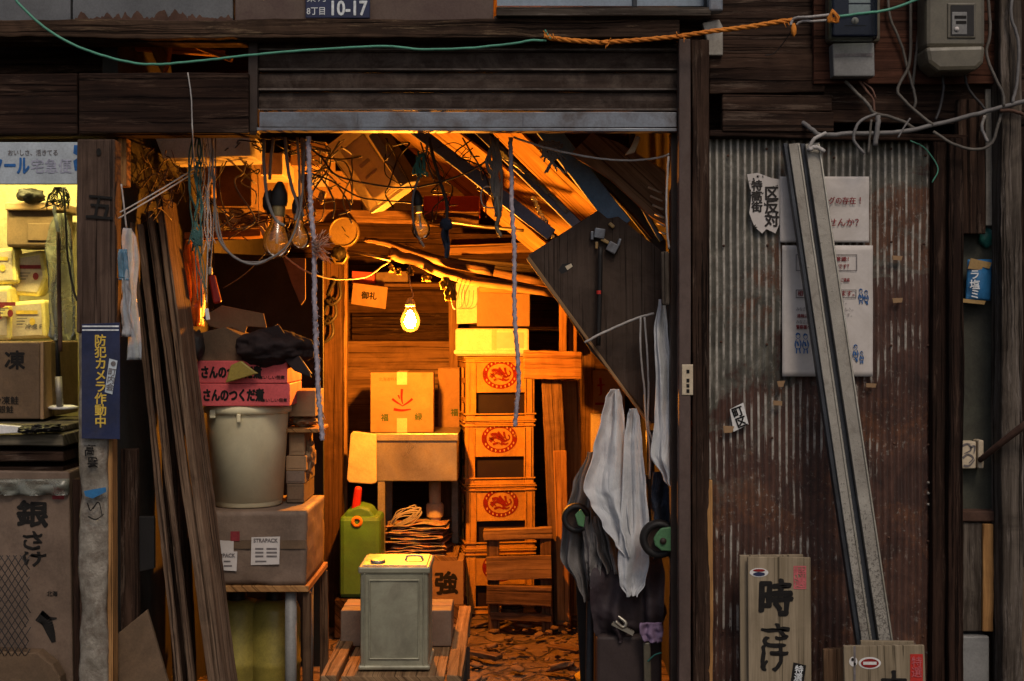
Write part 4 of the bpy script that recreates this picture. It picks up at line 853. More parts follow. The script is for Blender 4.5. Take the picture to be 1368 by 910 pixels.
# tangle of wire in the upper left corner
g = MB()
for i in range(20):
    x, y = R(184,236), R(198,250); pts = [P(x, y, .25)]
    for k in range(5): x += R(-14,14); y += R(-4,24); pts.append(P(max(172,min(250,x)), min(y,330), .25+R(-.1,.15)))
    g.tube(pts, R(.0012,.003), n=5, sub=5)
solo('wire_tangle', g, M['copper'], 'tangle of thin brown wires above the leaning planks', 'wire tangle')
g = MB()
for i in range(14):
    x, y = R(330,420), R(184,200); pts = [P(x, y, .5)]
    for k in range(4): x += R(-30,30); y += R(-6,16); pts.append(P(x, min(max(y,184),265), .5+R(-.1,.3)))
    g.tube(pts, R(.0014,.003), n=5, sub=5)
solo('wire_tangle', g, M['cable_dark'], 'dark wires tangled under the shutter above the clear bulbs', 'wire tangle')
for (xa,xb,ya,yb,Ya,Yb,n,mt,lab) in ((225,345,186,310,.35,.9,12,'cable_grey','thin brown wires and cords tangled over the lit shelf plank'), (405,470,186,300,.5,1.0,14,'cable_grey','grey wires drooping left of the tilted plastic case'), (515,660,184,300,.3,.8,12,'cable_dark','dark wires and cords drooping before the orange boards'), (300,420,280,330,.6,1.0,18,'copper','brown wires lying along the lit shelf behind the clear bulbs')):
    g = MB()
    for i in range(n):
        x, y = R(xa,xb), R(ya,ya+20); pts = [P(x,y,R(Ya,Yb))]
        for k in range(5): x = min(max(x+R(-26,26),xa),xb); y = min(y+R(-8,(yb-ya)/3.2),yb+R(-6,0)); pts.append(P(x,y,R(Ya,Yb)*.3+.7*(Ya+Yb)/2))
        g.tube(pts, R(.0014,.0038), n=5, sub=5)
    solo('wire_tangle', g, M[mt], lab, 'wire tangle')
for (x,y,Y,ang,lab) in ((312,298,1.0,.5,'white plug hanging among the wires over the lit shelf'),(352,305,.9,-.4,'pale plug hanging just left of the clear bulbs'),(430,262,1.2,.3,'white plug hanging below the labelled carton')):
    g = MB(); g.box(P(x,y,Y), (.028,.02,.045), Matrix.Rotation(ang,3,'Y')); g.box(P(x,y+8,Y), (.014,.012,.02), Matrix.Rotation(ang,3,'Y')); solo('plug', g, M['cream'], lab, 'plug', bevel=.005)
for (x,y,Y,r_,lab) in ((283,318,1.05,.05,'larger glass lampshade on the lit shelf'),(316,300,1.1,.04,'smaller glass lampshade on the lit shelf')):
    g = MB(); g.lathe([(r_*.3,0),(r_*.9,r_*.3),(r_,r_*.8),(r_*.7,r_*1.4),(r_*.35,r_*1.6)], P(x,y,Y), 20); solo('lampshade', g, M['plastic_milky'], lab, 'lampshade', solid=.002)
# looping cables
cable('cable_loop', [(283,200,.12),(285,260,.12),(292,315,.12),(312,343,.12),(338,352,.12),(362,347,.12),(384,330,.12),(398,300,.12),(404,260,.12),(407,190,.12)], .0042, M['cable_grey'], 'big grey cable loop hanging in front of the clear bulbs')
cable('cable_loop', [(287,270,.14),(297,325,.14),(320,346,.14),(344,351,.14),(366,344,.14)], .0034, M['cable_grey'], 'second grey cable strand along the bottom of the big loop')
cable('hanging_cable', [(352,186,.15),(354,220,.15),(357,262,.15),(366,292,.15),(380,302,.15)], .0055, M['cable_grey'], 'thick grey cord hanging left of the clear bulbs', 'cord')
cable('hanging_cable', [(365,184,.18),(363,215,.18),(360,240,.18)], .0055, M['cable_grey'], 'short cord above the left black lamp holder', 'cord')
cable('hanging_cable', [(381,184,.16),(383,220,.16),(391,250,.16),(398,275,.16),(394,295,.16)], .0055, M['cable_grey'], 'cord curving down beside the right black lamp holder', 'cord')
cable('hanging_cable', [(397,184,.14),(399,225,.14),(401,262,.14),(405,290,.14)], .0045, M['cable_grey'], 'cord hanging straight over the right clear bulb', 'cord')
cable('hanging_cable', [(403,184,.2),(406,215,.2),(404,245,.2)], .0055, M['cable_grey'], 'short cord right of the hanging bundle under the shutter', 'cord')
cable('slack_cable', [(404,190,.2),(428,212,.25),(450,232,.3),(490,246,.3),(540,252,.3),(575,246,.3),(612,235,.25),(645,218,.2),(655,205,.2)], .0034, M['cable_dark'], 'dark slack cord swung across under the shutter', 'cord')
cable('slack_cable', [(405,228,.4),(440,240,.45),(480,262,.5),(520,270,.5),(552,271,.5)], .003, M['cable_dark'], 'thin dark cord behind the tilted plastic case', 'cord')
cable('red_wire', [(566,287,.6),(580,281,.6),(598,281,.6),(622,283,.6)], .0022, M['red'], 'thin red wire beside the middle clear bulb', 'wire')
cable('warm_cord', [(376,338,1.0),(392,352,1.0),(410,362,1.0),(436,371,1.1),(462,373,1.2),(490,369,1.3),(510,357,1.4),(520,350,1.5)], .0035, M['cream'], 'lit cord sagging below the round gauge', 'cord')
cable('thin_wire', [(298,385,.9),(320,372,.9),(338,356,.9),(355,338,.9)], .002, M['cable'], 'thin wire slanting across the added partition', 'wire')
cable('slack_white_cable', [(686,183,.08),(700,188,.08),(740,200,.08),(790,212,.08),(830,215,.08),(858,214,.08),(880,209,.06),(894,206,.03)], .0036, M['cord_white'], 'white cord running to the steel guide rail', 'cord')
cable('slack_white_cable', [(893,209,.02),(890,240,.02),(889,275,.02),(890,310,.02),(894,333,.02)], .0036, M['cord_white'], 'white cord dropping beside the steel guide rail', 'cord')
t = thing('frayed_rope', 'frayed pale rope hanging beside the room post with a tufted knot', 'rope', P(430,590,.02))
g = MB(); g.tube([P(x,y,.02) for x,y in ((412,182),(414,250),(416,285),(420,330),(420,370),(421,420),(422,450),(424,500),(427,545),(431,588))], .0075, n=8, sub=14, jit=.0016, twist=70); obj('rope', g, M['rope_purple'], t)
g = MB()
for i in range(70):
    a = R(-1.2,1.0); L = R(8,26); q = (419+R(-3,4), 330+R(-8,8)); g.tube([P(q[0],q[1],.015), P(q[0]+L*.6*math.cos(a), q[1]+L*.5*math.sin(a)+R(-2,2), .0+R(-.02,.02)), P(q[0]+L*math.cos(a), q[1]+L*math.sin(a), R(-.03,.03))], .0011, n=4, sub=3)
obj('tuft', g, M['fibre'], t)
g = MB()
for i in range(60):
    y = R(255,585); x = 414+ (y-250)*.05; g.tube([P(x+R(-3,3),y,.02), P(x+R(-6,6),y+R(3,12),.015)], .0008, n=4)
obj('loose_fibre', g, M['rope_purple'], t)
g = MB(); g.tube([P(x,y,.10) for x,y in ((682,184),(683,232),(684,280),(687,330),(687,380),(688,430),(691,470),(693,510),(690,545),(688,570))], .0068, n=8, sub=14, jit=.0013, twist=70); solo('hanging_rope', g, M['rope_purple'], 'long lilac rope hanging in front of the beer crates', 'rope')
# clear bulbs hanging unlit
def bulb_prof(k=1): return [(.0001,0),(.012*k,.0015*k),(.022*k,.008*k),(.028*k,.020*k),(.030*k,.032*k),(.0285*k,.044*k),(.024*k,.056*k),(.018*k,.067*k),(.0145*k,.078*k),(.0135*k,.088*k)]
def make_bulb(px, ytop, ybot, Y, lab, ang=0):
    k = (ybot-ytop)*S(Y)/.088; loc = P(px, ybot, Y)
    t = thing('clear_bulb', lab, 'light bulb', loc, 'unlit clear bulbs hanging under the shutter')
    g = MB(); g.lathe(bulb_prof(k), loc, 24); obj('glass', g, M['bulb_glass'], t)
    g = MB(); g.lathe([(.004*k,.030*k),(.003*k,.08*k)], loc, 8); z = .036*k
    g.tube([loc+V3(-.012*k,0,z), loc+V3(-.004*k,.004*k,z+.006*k), loc+V3(.004*k,-.004*k,z+.006*k), loc+V3(.012*k,0,z)], .0008); obj('filament', g, M['steel'], t)
    g = MB(); g.lathe([(.0137*k,.086*k),(.0145*k,.09*k),(.0135*k,.096*k),(.0145*k,.102*k),(.0135*k,.108*k),(.0145*k,.113*k)], loc, 18); obj('screw_cap', g, M['brass'], t)
    g = MB(); g.lathe([(.0165*k,.108*k),(.018*k,.118*k),(.0165*k,.135*k),(.010*k,.150*k),(.005*k,.158*k)], loc, 20); obj('lamp_holder', g, M['black'], t)
    t.rotation_euler = (0, ang, 0); return t
make_bulb(369,288,345,.17,'big clear bulb at left of the pair inside the grey cable loop', .05)
make_bulb(402,294,333,.20,'smaller clear bulb at right of the pair behind the cords', -.08)
make_bulb(564,283,320,.30,'single clear bulb hanging near the tilted plastic case', -.12)
cable('bulb_cord', [(571,184,.28),(569,205,.28),(560,232,.28),(553,262,.28),(551,290,.28),(556,312,.28),(567,330,.28)], .0042, M['cable_grey'], 'grey cord looped behind the single clear bulb', 'cord')
g = MB(); g.blob(P(360,270,.19), (.022,.02,.038), .3, sub=3); solo('tape_wad', g, M['black'], 'black wad of tape above the left clear bulb', 'tape')
g = MB()
for i in range(10): g.tube([P(561+R(-5,5),205+R(-6,8),.25), P(560+R(-8,8),222+R(-6,6),.25), P(562+R(-12,12),228+R(-6,10),.25)], .0035, n=5)
solo('teal_ribbon', g, M['teal'], 'teal ribbon tied to the cord under the shutter', 'ribbon')
cable('black_strap', [(573,184,.3),(580,215,.3),(592,250,.3),(597,275,.3),(596,300,.3)], .006, M['cable_dark'], 'black strap hanging right of the teal ribbon', 'strap')
g = MB(); g.cloth([(296,592,600,.3),(318,589,600,.3),(332,593,600,.3),(345,594,598,.3)], 8, 16, .008, 1.5, 2); g.blob(P(596,300,.3),(.02,.015,.02),.3,sub=3); solo('black_rag', g, M['cloth_blue'], 'dark rag knotted on the black strap end', 'rag', solid=.002)
g = MB()
for i in range(16): g.tube([P(660+R(-5,6),184+R(0,12),.14), P(659+R(-11,11),215+R(-6,10),.14), P(664+R(-10,8),240+R(-8,8),.14), P(664+R(-6,6),268+R(-10,22),.14)], R(.0025,.006), n=5, sub=5)
solo('rag_bundle', g, M['cable'], 'ragged olive bundle of ties hanging before the orange boards', 'rags')
cable('bundle_tail', [(664,262,.14),(667,290,.14),(664,304,.14),(669,316,.14)], .007, M['olive'], 'knotted tail hanging below the ragged bundle', 'strap')
cable('wire_ring', [(668,252,.2),(648,248,.2),(641,262,.2),(648,276,.2),(661,277,.2),(670,266,.2)], .003, M['steel'], 'loose wire ring by the ragged bundle', 'wire')
cable('black_lead', [(562,190,.25),(574,225,.25),(580,240,.25)], .003, M['cable_dark'], 'thin black lead right under the shutter edge', 'wire')
cable('black_lead', [(618,184,.2),(629,205,.2),(641,222,.2),(645,240,.2)], .003, M['cable_dark'], 'thin black lead left of the ragged bundle', 'wire')
g = MB()
for i in range(14): g.tube([P(735+R(-15,15),200+R(-12,12),.16) for _ in range(3)]+[P(740+R(-14,18),222+R(-10,12),.16)], .0035, n=5, sub=5)
solo('net_wad', g, M['cable_grey'], 'grey netting wad pushed in above the blue board', 'net')

# ================================================================ OVERHEAD STUFF
def pboard(nm, poly, Y, t, mat, lab, cat='board', **k): g = MB(); g.plate(poly, Y, t); return solo(nm, g, mat, lab, cat, bevel=.003, **k)
pboard('foam_box', [(207,184),(333,178),(335,208),(218,212)], .45, .25, M['foam'], 'dusty pale foam box under the left end of the shutter', 'box')
g = MB(); g.bar(P(300,287,2.2), P(640,292,2.2), .06, .10, jit=.003); g2 = solo('rack_beam', g, M['wood_brown'], 'long brown rack beam across the room under the boxes', 'beam', bevel=.004)
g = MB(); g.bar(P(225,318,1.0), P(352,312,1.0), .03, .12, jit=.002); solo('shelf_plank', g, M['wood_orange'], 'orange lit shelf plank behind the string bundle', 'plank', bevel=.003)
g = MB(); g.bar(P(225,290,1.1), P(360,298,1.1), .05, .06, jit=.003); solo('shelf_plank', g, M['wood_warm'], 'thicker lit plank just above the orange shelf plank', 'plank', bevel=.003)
def carton(x0, y0, x1, y1, Y, d, lab, mat=None, ang=0, tape=False, nm='carton'):
    c = P((x0+x1)/2, y1, Y); k = S(Y); w, h = (x1-x0)*k, (y1-y0)*k
    t = thing(nm, lab, 'carton', c)
    g = MB(); g.box((c.x, c.y+d/2, c.z+h/2), (w, d, h)); obj('body', g, mat or M['card'], t, bevel=.004)
    g = MB(); g.box((c.x, c.y+d/2, c.z+h+.001), (w*.99, d*.48, .003)); g.box((c.x, c.y-.0008, c.z+h*.88), (.05, .0015, h*.24)) if tape else None
    obj('tape' if tape else 'flap', g, M['cream'] if tape else (mat or M['card']), t)
    t.rotation_euler = (0,0,ang); return t
carton(284,206,336,276,1.3,.3,'dark carton in the upper left behind the strings', M['card_dark']); carton(338,204,378,234,1.5,.3,'yellow lit carton jammed under the shutter', M['cream']); carton(388,190,436,222,1.6,.3,'brown carton jammed under the ceiling above the labelled one'); carton(236,222,283,262,1.2,.3,'tan carton behind the teal string bundle')
carton(330,212,380,268,2.05,.3,'brown carton on the rack above the clear bulbs')
k = carton(412,228,482,284,2.22,.32,'carton with a pale paper label on the rack'); g = MB(); g.box(P(428,242,2.217), (.08,.002,.056)); obj('label', g, M['paper'], k)
carton(484,252,556,286,2.25,.3,'low yellowish carton beside the tilted plastic case', M['cream'])
carton(375,225,398,290,2.15,.2,'narrow upright carton on the rack', M['cream'])
carton(566,262,640,285,2.3,.3,'flat reddish carton at the right end of the rack', M['pink'])
t = thing('plastic_case', 'milky plastic case hanging tilted under the ceiling', 'case', P(515,285,1.0))
a, b = P(466,178,1.2), P(527,268,1.2); g = MB(); g.bar(a, b, 62*S(1.2), .16, roll=.28); o = obj('case_body', g, M['plastic_milky'], t, bevel=.012)
g = MB(); g.bar(a+V3(.012,-.095,.01), b+V3(-.012,-.095,-.03)*.5+b*0, 44*S(1.2), .012, roll=.28) if False else g.bar(P(470,190,1.09), P(520,262,1.09), 40*S(1.2), .012, roll=.28); obj('lid', g, M['plastic_milky'], t, bevel=.005)
g = MB(); g.bar(P(506,178,1.12), P(549,246,1.12), 12*S(1.2), .17, roll=.28); obj('side_rim', g, M['grey_plastic'], t, bevel=.005)
g = MB(); g.box(P(487,218,1.07), (.05,.02,.014), Matrix.Rotation(-.7,3,'Y')); g.box(P(496,232,1.07), (.06,.02,.01), Matrix.Rotation(-.7,3,'Y')); obj('latch', g, M['cream'], t, bevel=.003)
# rods and poles
def pole(nm, pts, r, r2, mat, lab): return cable(nm, pts, r, mat, lab, 'pole', n=12, r2=r2)
pole('bamboo_pole', [(520,338,1.45),(560,350,1.5),(620,372,1.6),(745,392,1.7)], .026, .02, M['wood_warm'], 'thickest lit pole slung above the glowing bulb')
pole('bamboo_pole', [(487,320,1.6),(520,326,1.6),(580,345,1.6),(660,362,1.6)], .010, .026, M['wood_brown'], 'tapered pole pointing left over the glowing bulb')
pole('bamboo_pole', [(464,334,1.35),(522,347,1.35)], .006, .009, M['brass'], 'short bright rod beside the round gauge')
pole('bamboo_pole', [(540,330,1.9),(600,352,1.9),(730,378,1.9)], .02, .02, M['wood_brown'], 'darker pole behind the lit poles')
pole('bamboo_pole', [(590,296,2.1),(660,304,2.1),(700,308,2.1)], .008, .008, M['steel'], 'thin rod lying high near the orange boards')
pole('bamboo_pole', [(555,300,2.15),(640,303,2.15),(690,305,2.15)], .006, .006, M['wood_warm'], 'thin stick under the flat reddish carton')
for i,(x0,y0,x1,y1,Y,w,lab) in enumerate([(600,335,735,330,2.6,.05,'upper loose batten stored behind the poles'),(612,352,735,362,2.5,.05,'pale loose batten stored behind the poles'),(560,318,700,322,2.7,.06,'dark loose batten highest behind the poles'),(640,385,740,388,2.2,.04,'loose batten just above the foam box')]):
    g = MB(); g.bar(P(x0,y0,Y), P(x1,y1,Y), w, .09, jit=.002); solo('stored_batten', g, M[['wood_warm','wood_grey','wood_dark','wood_orange'][i]], lab, 'batten', 'battens stored overhead', bevel=.003)
rl = ['small rag nearest the bulb flex end of the lit pole','second small yellow rag under the lit pole','yellow rag right above the glowing bulb','yellow rag just right of the bulb under the lit pole','long yellow rag beside the wire hooks','longest yellow rag, touching the white wire hooks']
for i,(x,y,rx,rz) in enumerate(((522,352,4,12),(532,358,4,9),(548,356,6,12),(570,366,7,10),(596,370,8,17),(602,382,7,20))):
    g = MB(); g.cloth([(y,x-rx*.4,x+rx*.4,1.5),(y+rz*.5,x-rx,x+rx,1.5),(y+rz,x-rx*.7,x+rx*.8,1.5)], 10, 14, .012, 2, i); solo('rag_wad', g, M['wrapper'], rl[i], 'rag', 'yellow rags tied under the lit poles', solid=.003)
g = MB()
for i in range(4): x = 612+i*6; g.tube([P(x,372,1.5), P(x-8+R(-3,3),395+R(-3,3),1.5), P(x-6,412,1.5), P(x+6,408,1.5), P(x+9,388,1.5)], .0017, n=5)
solo('wire_hooks', g, M['cord_white'], 'cluster of white wire hooks hanging below the poles', 'hooks')
t = thing('round_gauge', 'round pale dial gauge on the room post', 'gauge', P(461,330,2.08))
RX = Matrix.Rotation(PI/2,3,'X')
g = MB(); g.lathe([(.072,0),(.074,.012),(.074,.05),(.066,.055),(.064,.046)], P(461,311,2.15), 30, rot=RX); obj('rim', g, M['brass'], t)
g = MB(); g.lathe([(.0001,.040),(.064,.040)], P(461,311,2.15), 30, rot=RX); o = obj('dial', g, M['dial'], t)
g = MB(); decal(g, [(461,310),(456,303),(457,302),(462,309)], 2.105); decal(g, [(460,312),(467,317),(466,318),(460,313)], 2.105)
for i in range(12):
    a = i*PI/6; decal(g, ell(461+14*math.cos(a), 311+14*math.sin(a), .7, .7, 6), 2.106)
obj('needle', g, M['ink_black'], o)
t = thing('hex_box', 'small six sided bracket under the round gauge', 'bracket', P(455,356,2.1))
g = MB(); g.lathe([(.045,0),(.045,.04),(.034,.045),(.032,.02),(.0001,.02)], P(455,343,2.15), 6, rot=RX); obj('frame', g, M['brass'], t, bevel=.003)
g = MB(); g.blob(P(453,338,2.1),(.035,.03,.03),.3,sub=3); obj('wad', g, M['black'], t)
t = thing('memo_card', 'small buff card with a brushed mark pinned by the glowing bulb', 'card', P(493,412,2.5))
g = MB(); g.plate([(472,378),(518,384),(515,413),(469,406)], 2.5, .004); obj('card', g, M['card'], t)
g = MB(); write(g, '御礼', 493, 395, 2.5, 9, bold=.03, rot=-.08); obj('lettering', g, M['ink_black'], t)
pboard('shelf_box', [(470,362),(500,364),(500,380),(470,380)], 2.7, .1, M['pink'], 'small red box on the ledge above the buff card', 'box')
pboard('shelf_box', [(502,364),(545,362),(545,380),(502,381)], 2.75, .1, M['card_brown'], 'brown box on the ledge right of the red box', 'box')
g = MB(); g.bar(P(462,382,2.75), P(606,382,2.75), .02, .14); solo('ledge', g, M['wood_brown'], 'narrow ledge behind the glowing bulb', 'shelf', bevel=.003)
pboard('brown_flap', [(378,345),(408,345),(408,400),(402,408),(390,380)], 1.2, .01, M['card_dark'], 'torn brown flap hanging behind the frayed rope', 'flap')
for (x,y) in ((440,420),(436,445),(446,395)):
    g = MB(); g.tube([P(x-8,y,2.15), P(x+4,y-22,2.12), P(x+9,y,2.1), P(x-2,y+12,2.1), P(x-10,y+6,2.12)], .008, n=6); solo('hose_loop', g, M['cable_dark'], {420:'middle dark hose loop on the room post',445:'lowest dark hose loop on the room post',395:'uppermost dark hose loop on the room post'}[y], 'hose')
# glowing bulb
t = thing('glowing_bulb', 'bare glowing orange bulb hanging in the middle of the room', 'light bulb', P(548,442,1.5))
L = P(548,430,1.5); k = .95
g = MB(); g.lathe(bulb_prof(1.42), L-V3(0,0,.045), 28); obj('glass', g, M['bulb_glass_lit'], t)
g = MB(); g.lathe([(.0001,-.026),(.012,-.023),(.021,-.014),(.025,0),(.022,.013),(.015,.023),(.008,.030),(.0001,.032)], L, 22); obj('filament', g, M['emit_bulb'], t)
g = MB(); g.lathe([(.019,.066),(.022,.070),(.021,.085),(.012,.10),(.004,.105)], L, 18); obj('lamp_holder', g, M['cream'], t)
g = MB(); g.tube([L+V3(0,0,.10), P(552,395,1.5), P(548,380,1.5), P(547,362,1.5), P(549,345,1.5)], .003); obj('flex', g, M['cream'], t)

# diagonal boards, upper right
def dboard(x0,y0,x1,y1,Y0,Y1,wpx,d,mat,lab,roll=0,jit=.002,nm='diagonal_board'):
    g = MB(); g.bar(P(x0,y0,Y0), P(x1,y1,Y1), wpx*S((Y0+Y1)/2), d, roll=roll, jit=jit); return solo(nm, g, mat, lab, 'board', 'boards stored slanting under the ceiling', bevel=.003)
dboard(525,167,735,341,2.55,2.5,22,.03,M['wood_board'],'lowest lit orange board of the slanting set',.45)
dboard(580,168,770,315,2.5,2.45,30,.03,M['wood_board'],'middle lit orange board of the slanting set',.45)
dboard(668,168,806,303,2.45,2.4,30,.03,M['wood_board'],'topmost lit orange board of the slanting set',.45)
dboard(547,167,737,314,.55,.5,17,.02,M['navy_board'],'lower dark navy board between the orange boards')
dboard(632,167,772,302,.55,.5,13,.02,M['navy_board'],'upper dark navy board between the orange boards')
dboard(722,162,832,303,.44,.42,28,.03,M['blue_board'],'broad dusty blue board of the slanting set')
dboard(520,165,640,255,2.65,2.65,20,.03,M['wood_brown'],'brown board at the lower left of the slanting set')
for (pts, lab) in (([(664,200,.5),(690,222,.5),(722,248,.5),(758,285,.5)], 'crumpled clear strip between the upper orange boards'), ([(712,262,.5),(722,285,.5),(731,300,.5),(738,318,.5)], 'crumpled clear strip between the lower orange boards')):
    g = MB(); g.tube([P(*p) for p in pts], .007, n=7, sub=12, jit=.004); solo('plastic_strip', g, M['bag_clear'], lab, 'plastic strip')
pboard('brown_board', [(762,206),(790,178),(826,190),(889,228),(892,302),(870,290),(815,240)], .33, .02, M['ply'], 'bare brown board wedged under the shutter at right')
g = MB(); g.plate([(768,210),(790,212),(850,262),(890,322),(890,345),(880,338),(835,282)], .5, .02); solo('curved_panel', g, M['alu_dark'], 'dark curved panel behind the tilted brown table top', 'panel', bevel=.004)
cable('panel_edge', [(795,216,.46),(822,237,.46),(850,265,.46),(884,322,.46)], .009, M['blue_board'], 'bluish curved strip along the dark curved panel', 'strip')
cable('panel_edge', [(770,212,.44),(800,240,.44),(835,276,.44),(872,318,.44)], .006, M['wood_dark'], 'dark brown curved strip beside the bluish strip', 'strip')
g = MB()
for i in range(6): g.tube([P(866+i*3,250+i*12,.3), P(884+i,258+i*11,.28)], .004, n=5)
solo('coil_spring', g, M['cream'], 'row of pale cord coils by the white cord', 'cord')
pboard('wood_chip', [(843,196),(850,180),(856,184),(848,204),(835,207)], .12, .02, M['cream'], 'pale split wood chip under the shutter at right', 'wood chip')
# tilted brown table top with its folding leg
t = thing('tilted_table_top', 'dark brown table top hung tilted in the right of the opening', 'table top', P(840,562,.28))
poly = [(705,341),(799,281),(812,292),(826,289),(886,337),(898,360),(900,560),(871,566),(846,532),(790,470)]
g = MB(); g.plate(poly, .26, .028); o = obj('top', g, M['brown_top'], t, bevel=.004)
g = MB(); g.plate([(703,346),(707,342),(846,534),(871,566),(868,570)], .252, .03); obj('edge_strip', g, M['wood_warm'], o, bevel=.003)
g = MB(); g.box(P(801,312,.245), (.036,.02,.034), Matrix.Rotation(.15,3,'Y')); g.box(P(818,331,.245), (.036,.02,.034), Matrix.Rotation(.5,3,'Y')); g.box(P(791,315,.245), (.010,.02,.030)); g.box(P(827,324,.245), (.010,.02,.026), Matrix.Rotation(.3,3,'Y')); obj('hinge', g, M['shutter_rail'], t, bevel=.003)
g = MB(); g.box(P(808,322,.247), (.03,.014,.012), Matrix.Rotation(.5,3,'Y')); g.box(P(797,328,.247), (.010,.014,.025)); g.box(P(817,301,.247), (.022,.012,.012), Matrix.Rotation(.7,3,'Y')); obj('hinge_pin', g, M['gold'], t, bevel=.003)
g = MB(); g.tube([P(802,330,.225), P(801,400,.225), P(799,462,.225)], .0085, n=10); k = obj('folding_leg', g, M['black'], t)
g = MB(); g.lathe([(.0095,0),(.0095,.012)], P(800.5,393,.225), 12); obj('red_ring', g, M['red'], k)
g = MB(); decal(g, [(746,361),(751,353),(763,351),(766,355),(757,363),(750,366)], .26); k = obj('finger_hole', g, M['black'], t)
g = MB(); decal(g, [(755,356),(763,352),(765,356),(758,361)], .258); obj('hole_glint', g, M['cream'], k)  # cream patch painted as light showing through the hole
cable('blue_white_cord', [(781,458,.21),(800,449,.20),(828,436,.19),(853,424,.18),(874,419,.16)], .0045, M['cord_white'], 'pale cord tied across the tilted table top', 'cord')
cable('tied_cord', [(856,424,.17),(857,470,.15),(862,520,.15),(864,560,.15),(868,600,.15),(868,640,.15)], .0035, M['cord_white'], 'left of two cords hanging below the knot on the table top', 'cord')
cable('tied_cord', [(861,424,.16),(863,470,.14),(865,520,.14),(866,565,.14),(872,590,.14)], .0035, M['cord_white'], 'right of two cords hanging below the knot on the table top', 'cord')
g = MB(); g.bar(P(888,336,-.0), P(889,408,-.0), 11*S(0), .022, jit=.001); solo('wooden_handle', g, M['wood_grey'], 'short wooden handle hung on the white cord by the guide rail', 'handle', bevel=.007)
# ================================================================ TOWELS, HAND TRUCK AND BAGS, RIGHT SIDE
def cloth(nm, rows, mat, lab, cat, amp=.012, nf=3, seed=0, nc=64, nr=110): g = MB(); g.cloth(rows, nc, nr, amp, nf, seed); return solo(nm, g, mat, lab, cat, solid=.0022)
cloth('white_towel', [(400,880,888,.06),(440,874,892,.06),(500,876,900,.05),(560,874,903,.05),(608,869,903,.05),(640,886,903,.05),(655,896,903,.05)], M['towel'], 'long white towel hanging against the steel guide rail', 'towel', .009, 1.2, 2)
cloth('white_towel', [(520,816,827,.16),(532,810,830,.16),(560,804,833,.16),(600,794,836,.15),(652,781,838,.14),(672,790,839,.135),(700,806,841,.13),(725,824,843,.13),(744,836,844,.13)], M['towel'], 'large white towel hanging from a point in the middle of the towels', 'towel', .013, 1.7, 5)
cloth('white_towel', [(546,841,851,.14),(558,838,855,.14),(590,834,858,.14),(650,832,864,.13),(700,829,868,.13),(750,826,867,.13),(780,829,862,.13),(797,838,852,.13)], M['towel'], 'stained white towel right of the large one', 'towel', .009, 1.3, 11)
cloth('white_towel', [(640,786,812,.2),(690,790,812,.2),(730,798,822,.2),(766,812,827,.2)], M['cloth_grey'], 'dull towel tucked beneath the large white one', 'towel', .012, 1.8, 17)
cloth('grey_sack', [(604,784,794,.26),(650,764,792,.26),(700,750,790,.26),(745,747,787,.26),(780,768,786,.26),(803,780,786,.26)], M['cloth_grey'], 'grey cloth sack hanging left of the towels', 'cloth', .018, 1.6, 8)
cloth('work_glove', [(690,776,800,.2),(740,780,805,.2),(765,783,803,.2),(785,786,800,.2)], M['cloth_grey'], 'grey work glove hanging between sack and towels', 'glove', .010, 1.5, 21)
cloth('plaid_shirt', [(630,872,903,.14),(680,870,903,.14),(745,872,903,.14)], M['cloth_blue'], 'dark blue shirt hanging behind the green wheel fork', 'shirt', .012, 2, 3)
t = thing('hand_truck', 'folded hand truck with black wheels and green forks behind the towels', 'hand truck', P(880,1000,.3))
g = MB(); g.tube([P(868,575,.24), P(872,760,.24), P(876,fpy(.24)-3,.24)], .014, n=10); g.tube([P(800,600,.3), P(790,760,.3), P(786,fpy(.3)-3,.3)], .014, n=10); g.bar(P(795,820,.29), P(876,820,.25), .03, .02); g.bar(P(798,640,.29), P(872,640,.25), .03, .02); obj('frame', g, M['alu_dark'], t)
def wheel(px, py, Y, r):
    c = P(px,py,Y); g = MB(); g.lathe([(r*.62,-.02),(r*.9,-.022),(r,-.012),(r,.012),(r*.9,.022),(r*.62,.02),(r*.62,-.02)], c, 32, rot=RX); w = obj('wheel', g, M['black'], t)
    g = MB(); g.lathe([(.0001,.012),(r*.55,.014),(r*.62,.019),(r*.62,-.019),(.0001,-.015)], c, 28, rot=RX); obj('rim', g, M['iron'], w)
wheel(880,720,.06,.062); wheel(770,692,.22,.05)
g = MB(); g.plate([(877,713),(883,706),(903,703),(930,704),(930,735),(900,737),(884,736),(875,729),(873,720)], .018, .012); k = obj('fork', g, M['green'], t, bevel=.004)
g = MB(); g.lathe([(.0001,.006),(.009,.006),(.011,0)], P(886,723,.016), 14, rot=RX); obj('axle_nut', g, M['iron'], k)
g = MB(); g.plate([(768,688),(776,680),(782,690),(780,705),(772,702)], .17, .01); obj('fork', g, M['green'], t, bevel=.003)
g = MB(); g.blob(P(842,822,.34), (.120,.09,.16), .20, 1.6, 5, seed=4); g.cloth([(742,796,884,.22),(770,790,888,.20),(810,788,888,.19),(840,792,886,.20),(856,800,884,.22)], 36, 50, .018, 2.6, 6); solo('rubbish_bag', g, M['purple_bag'], 'dark purplish bag slumped under the towels', 'bag')
g = MB(); c = P(840,940,.22); g.box((c.x, .33, .20), (.22,.26,.44)); k = solo('dark_box', g, M['dark_brown'], 'dark brown box standing below the purplish bag', 'box', bevel=.012)
g = MB(); g.plate([(768,758),(800,770),(806,1000),(780,1000)], .42, .02); solo('black_sheet', g, M['black'], 'black rubber sheet hanging left of the bags', 'sheet', bevel=.003)
g = MB(); g.cloth([(832,855,884,.15),(845,856,886,.15),(858,862,884,.15)], 12, 12, .008, 3, 5); solo('lilac_cloth', g, M['lilac'], 'small lilac striped cloth on the dark box edge', 'cloth', solid=.004)
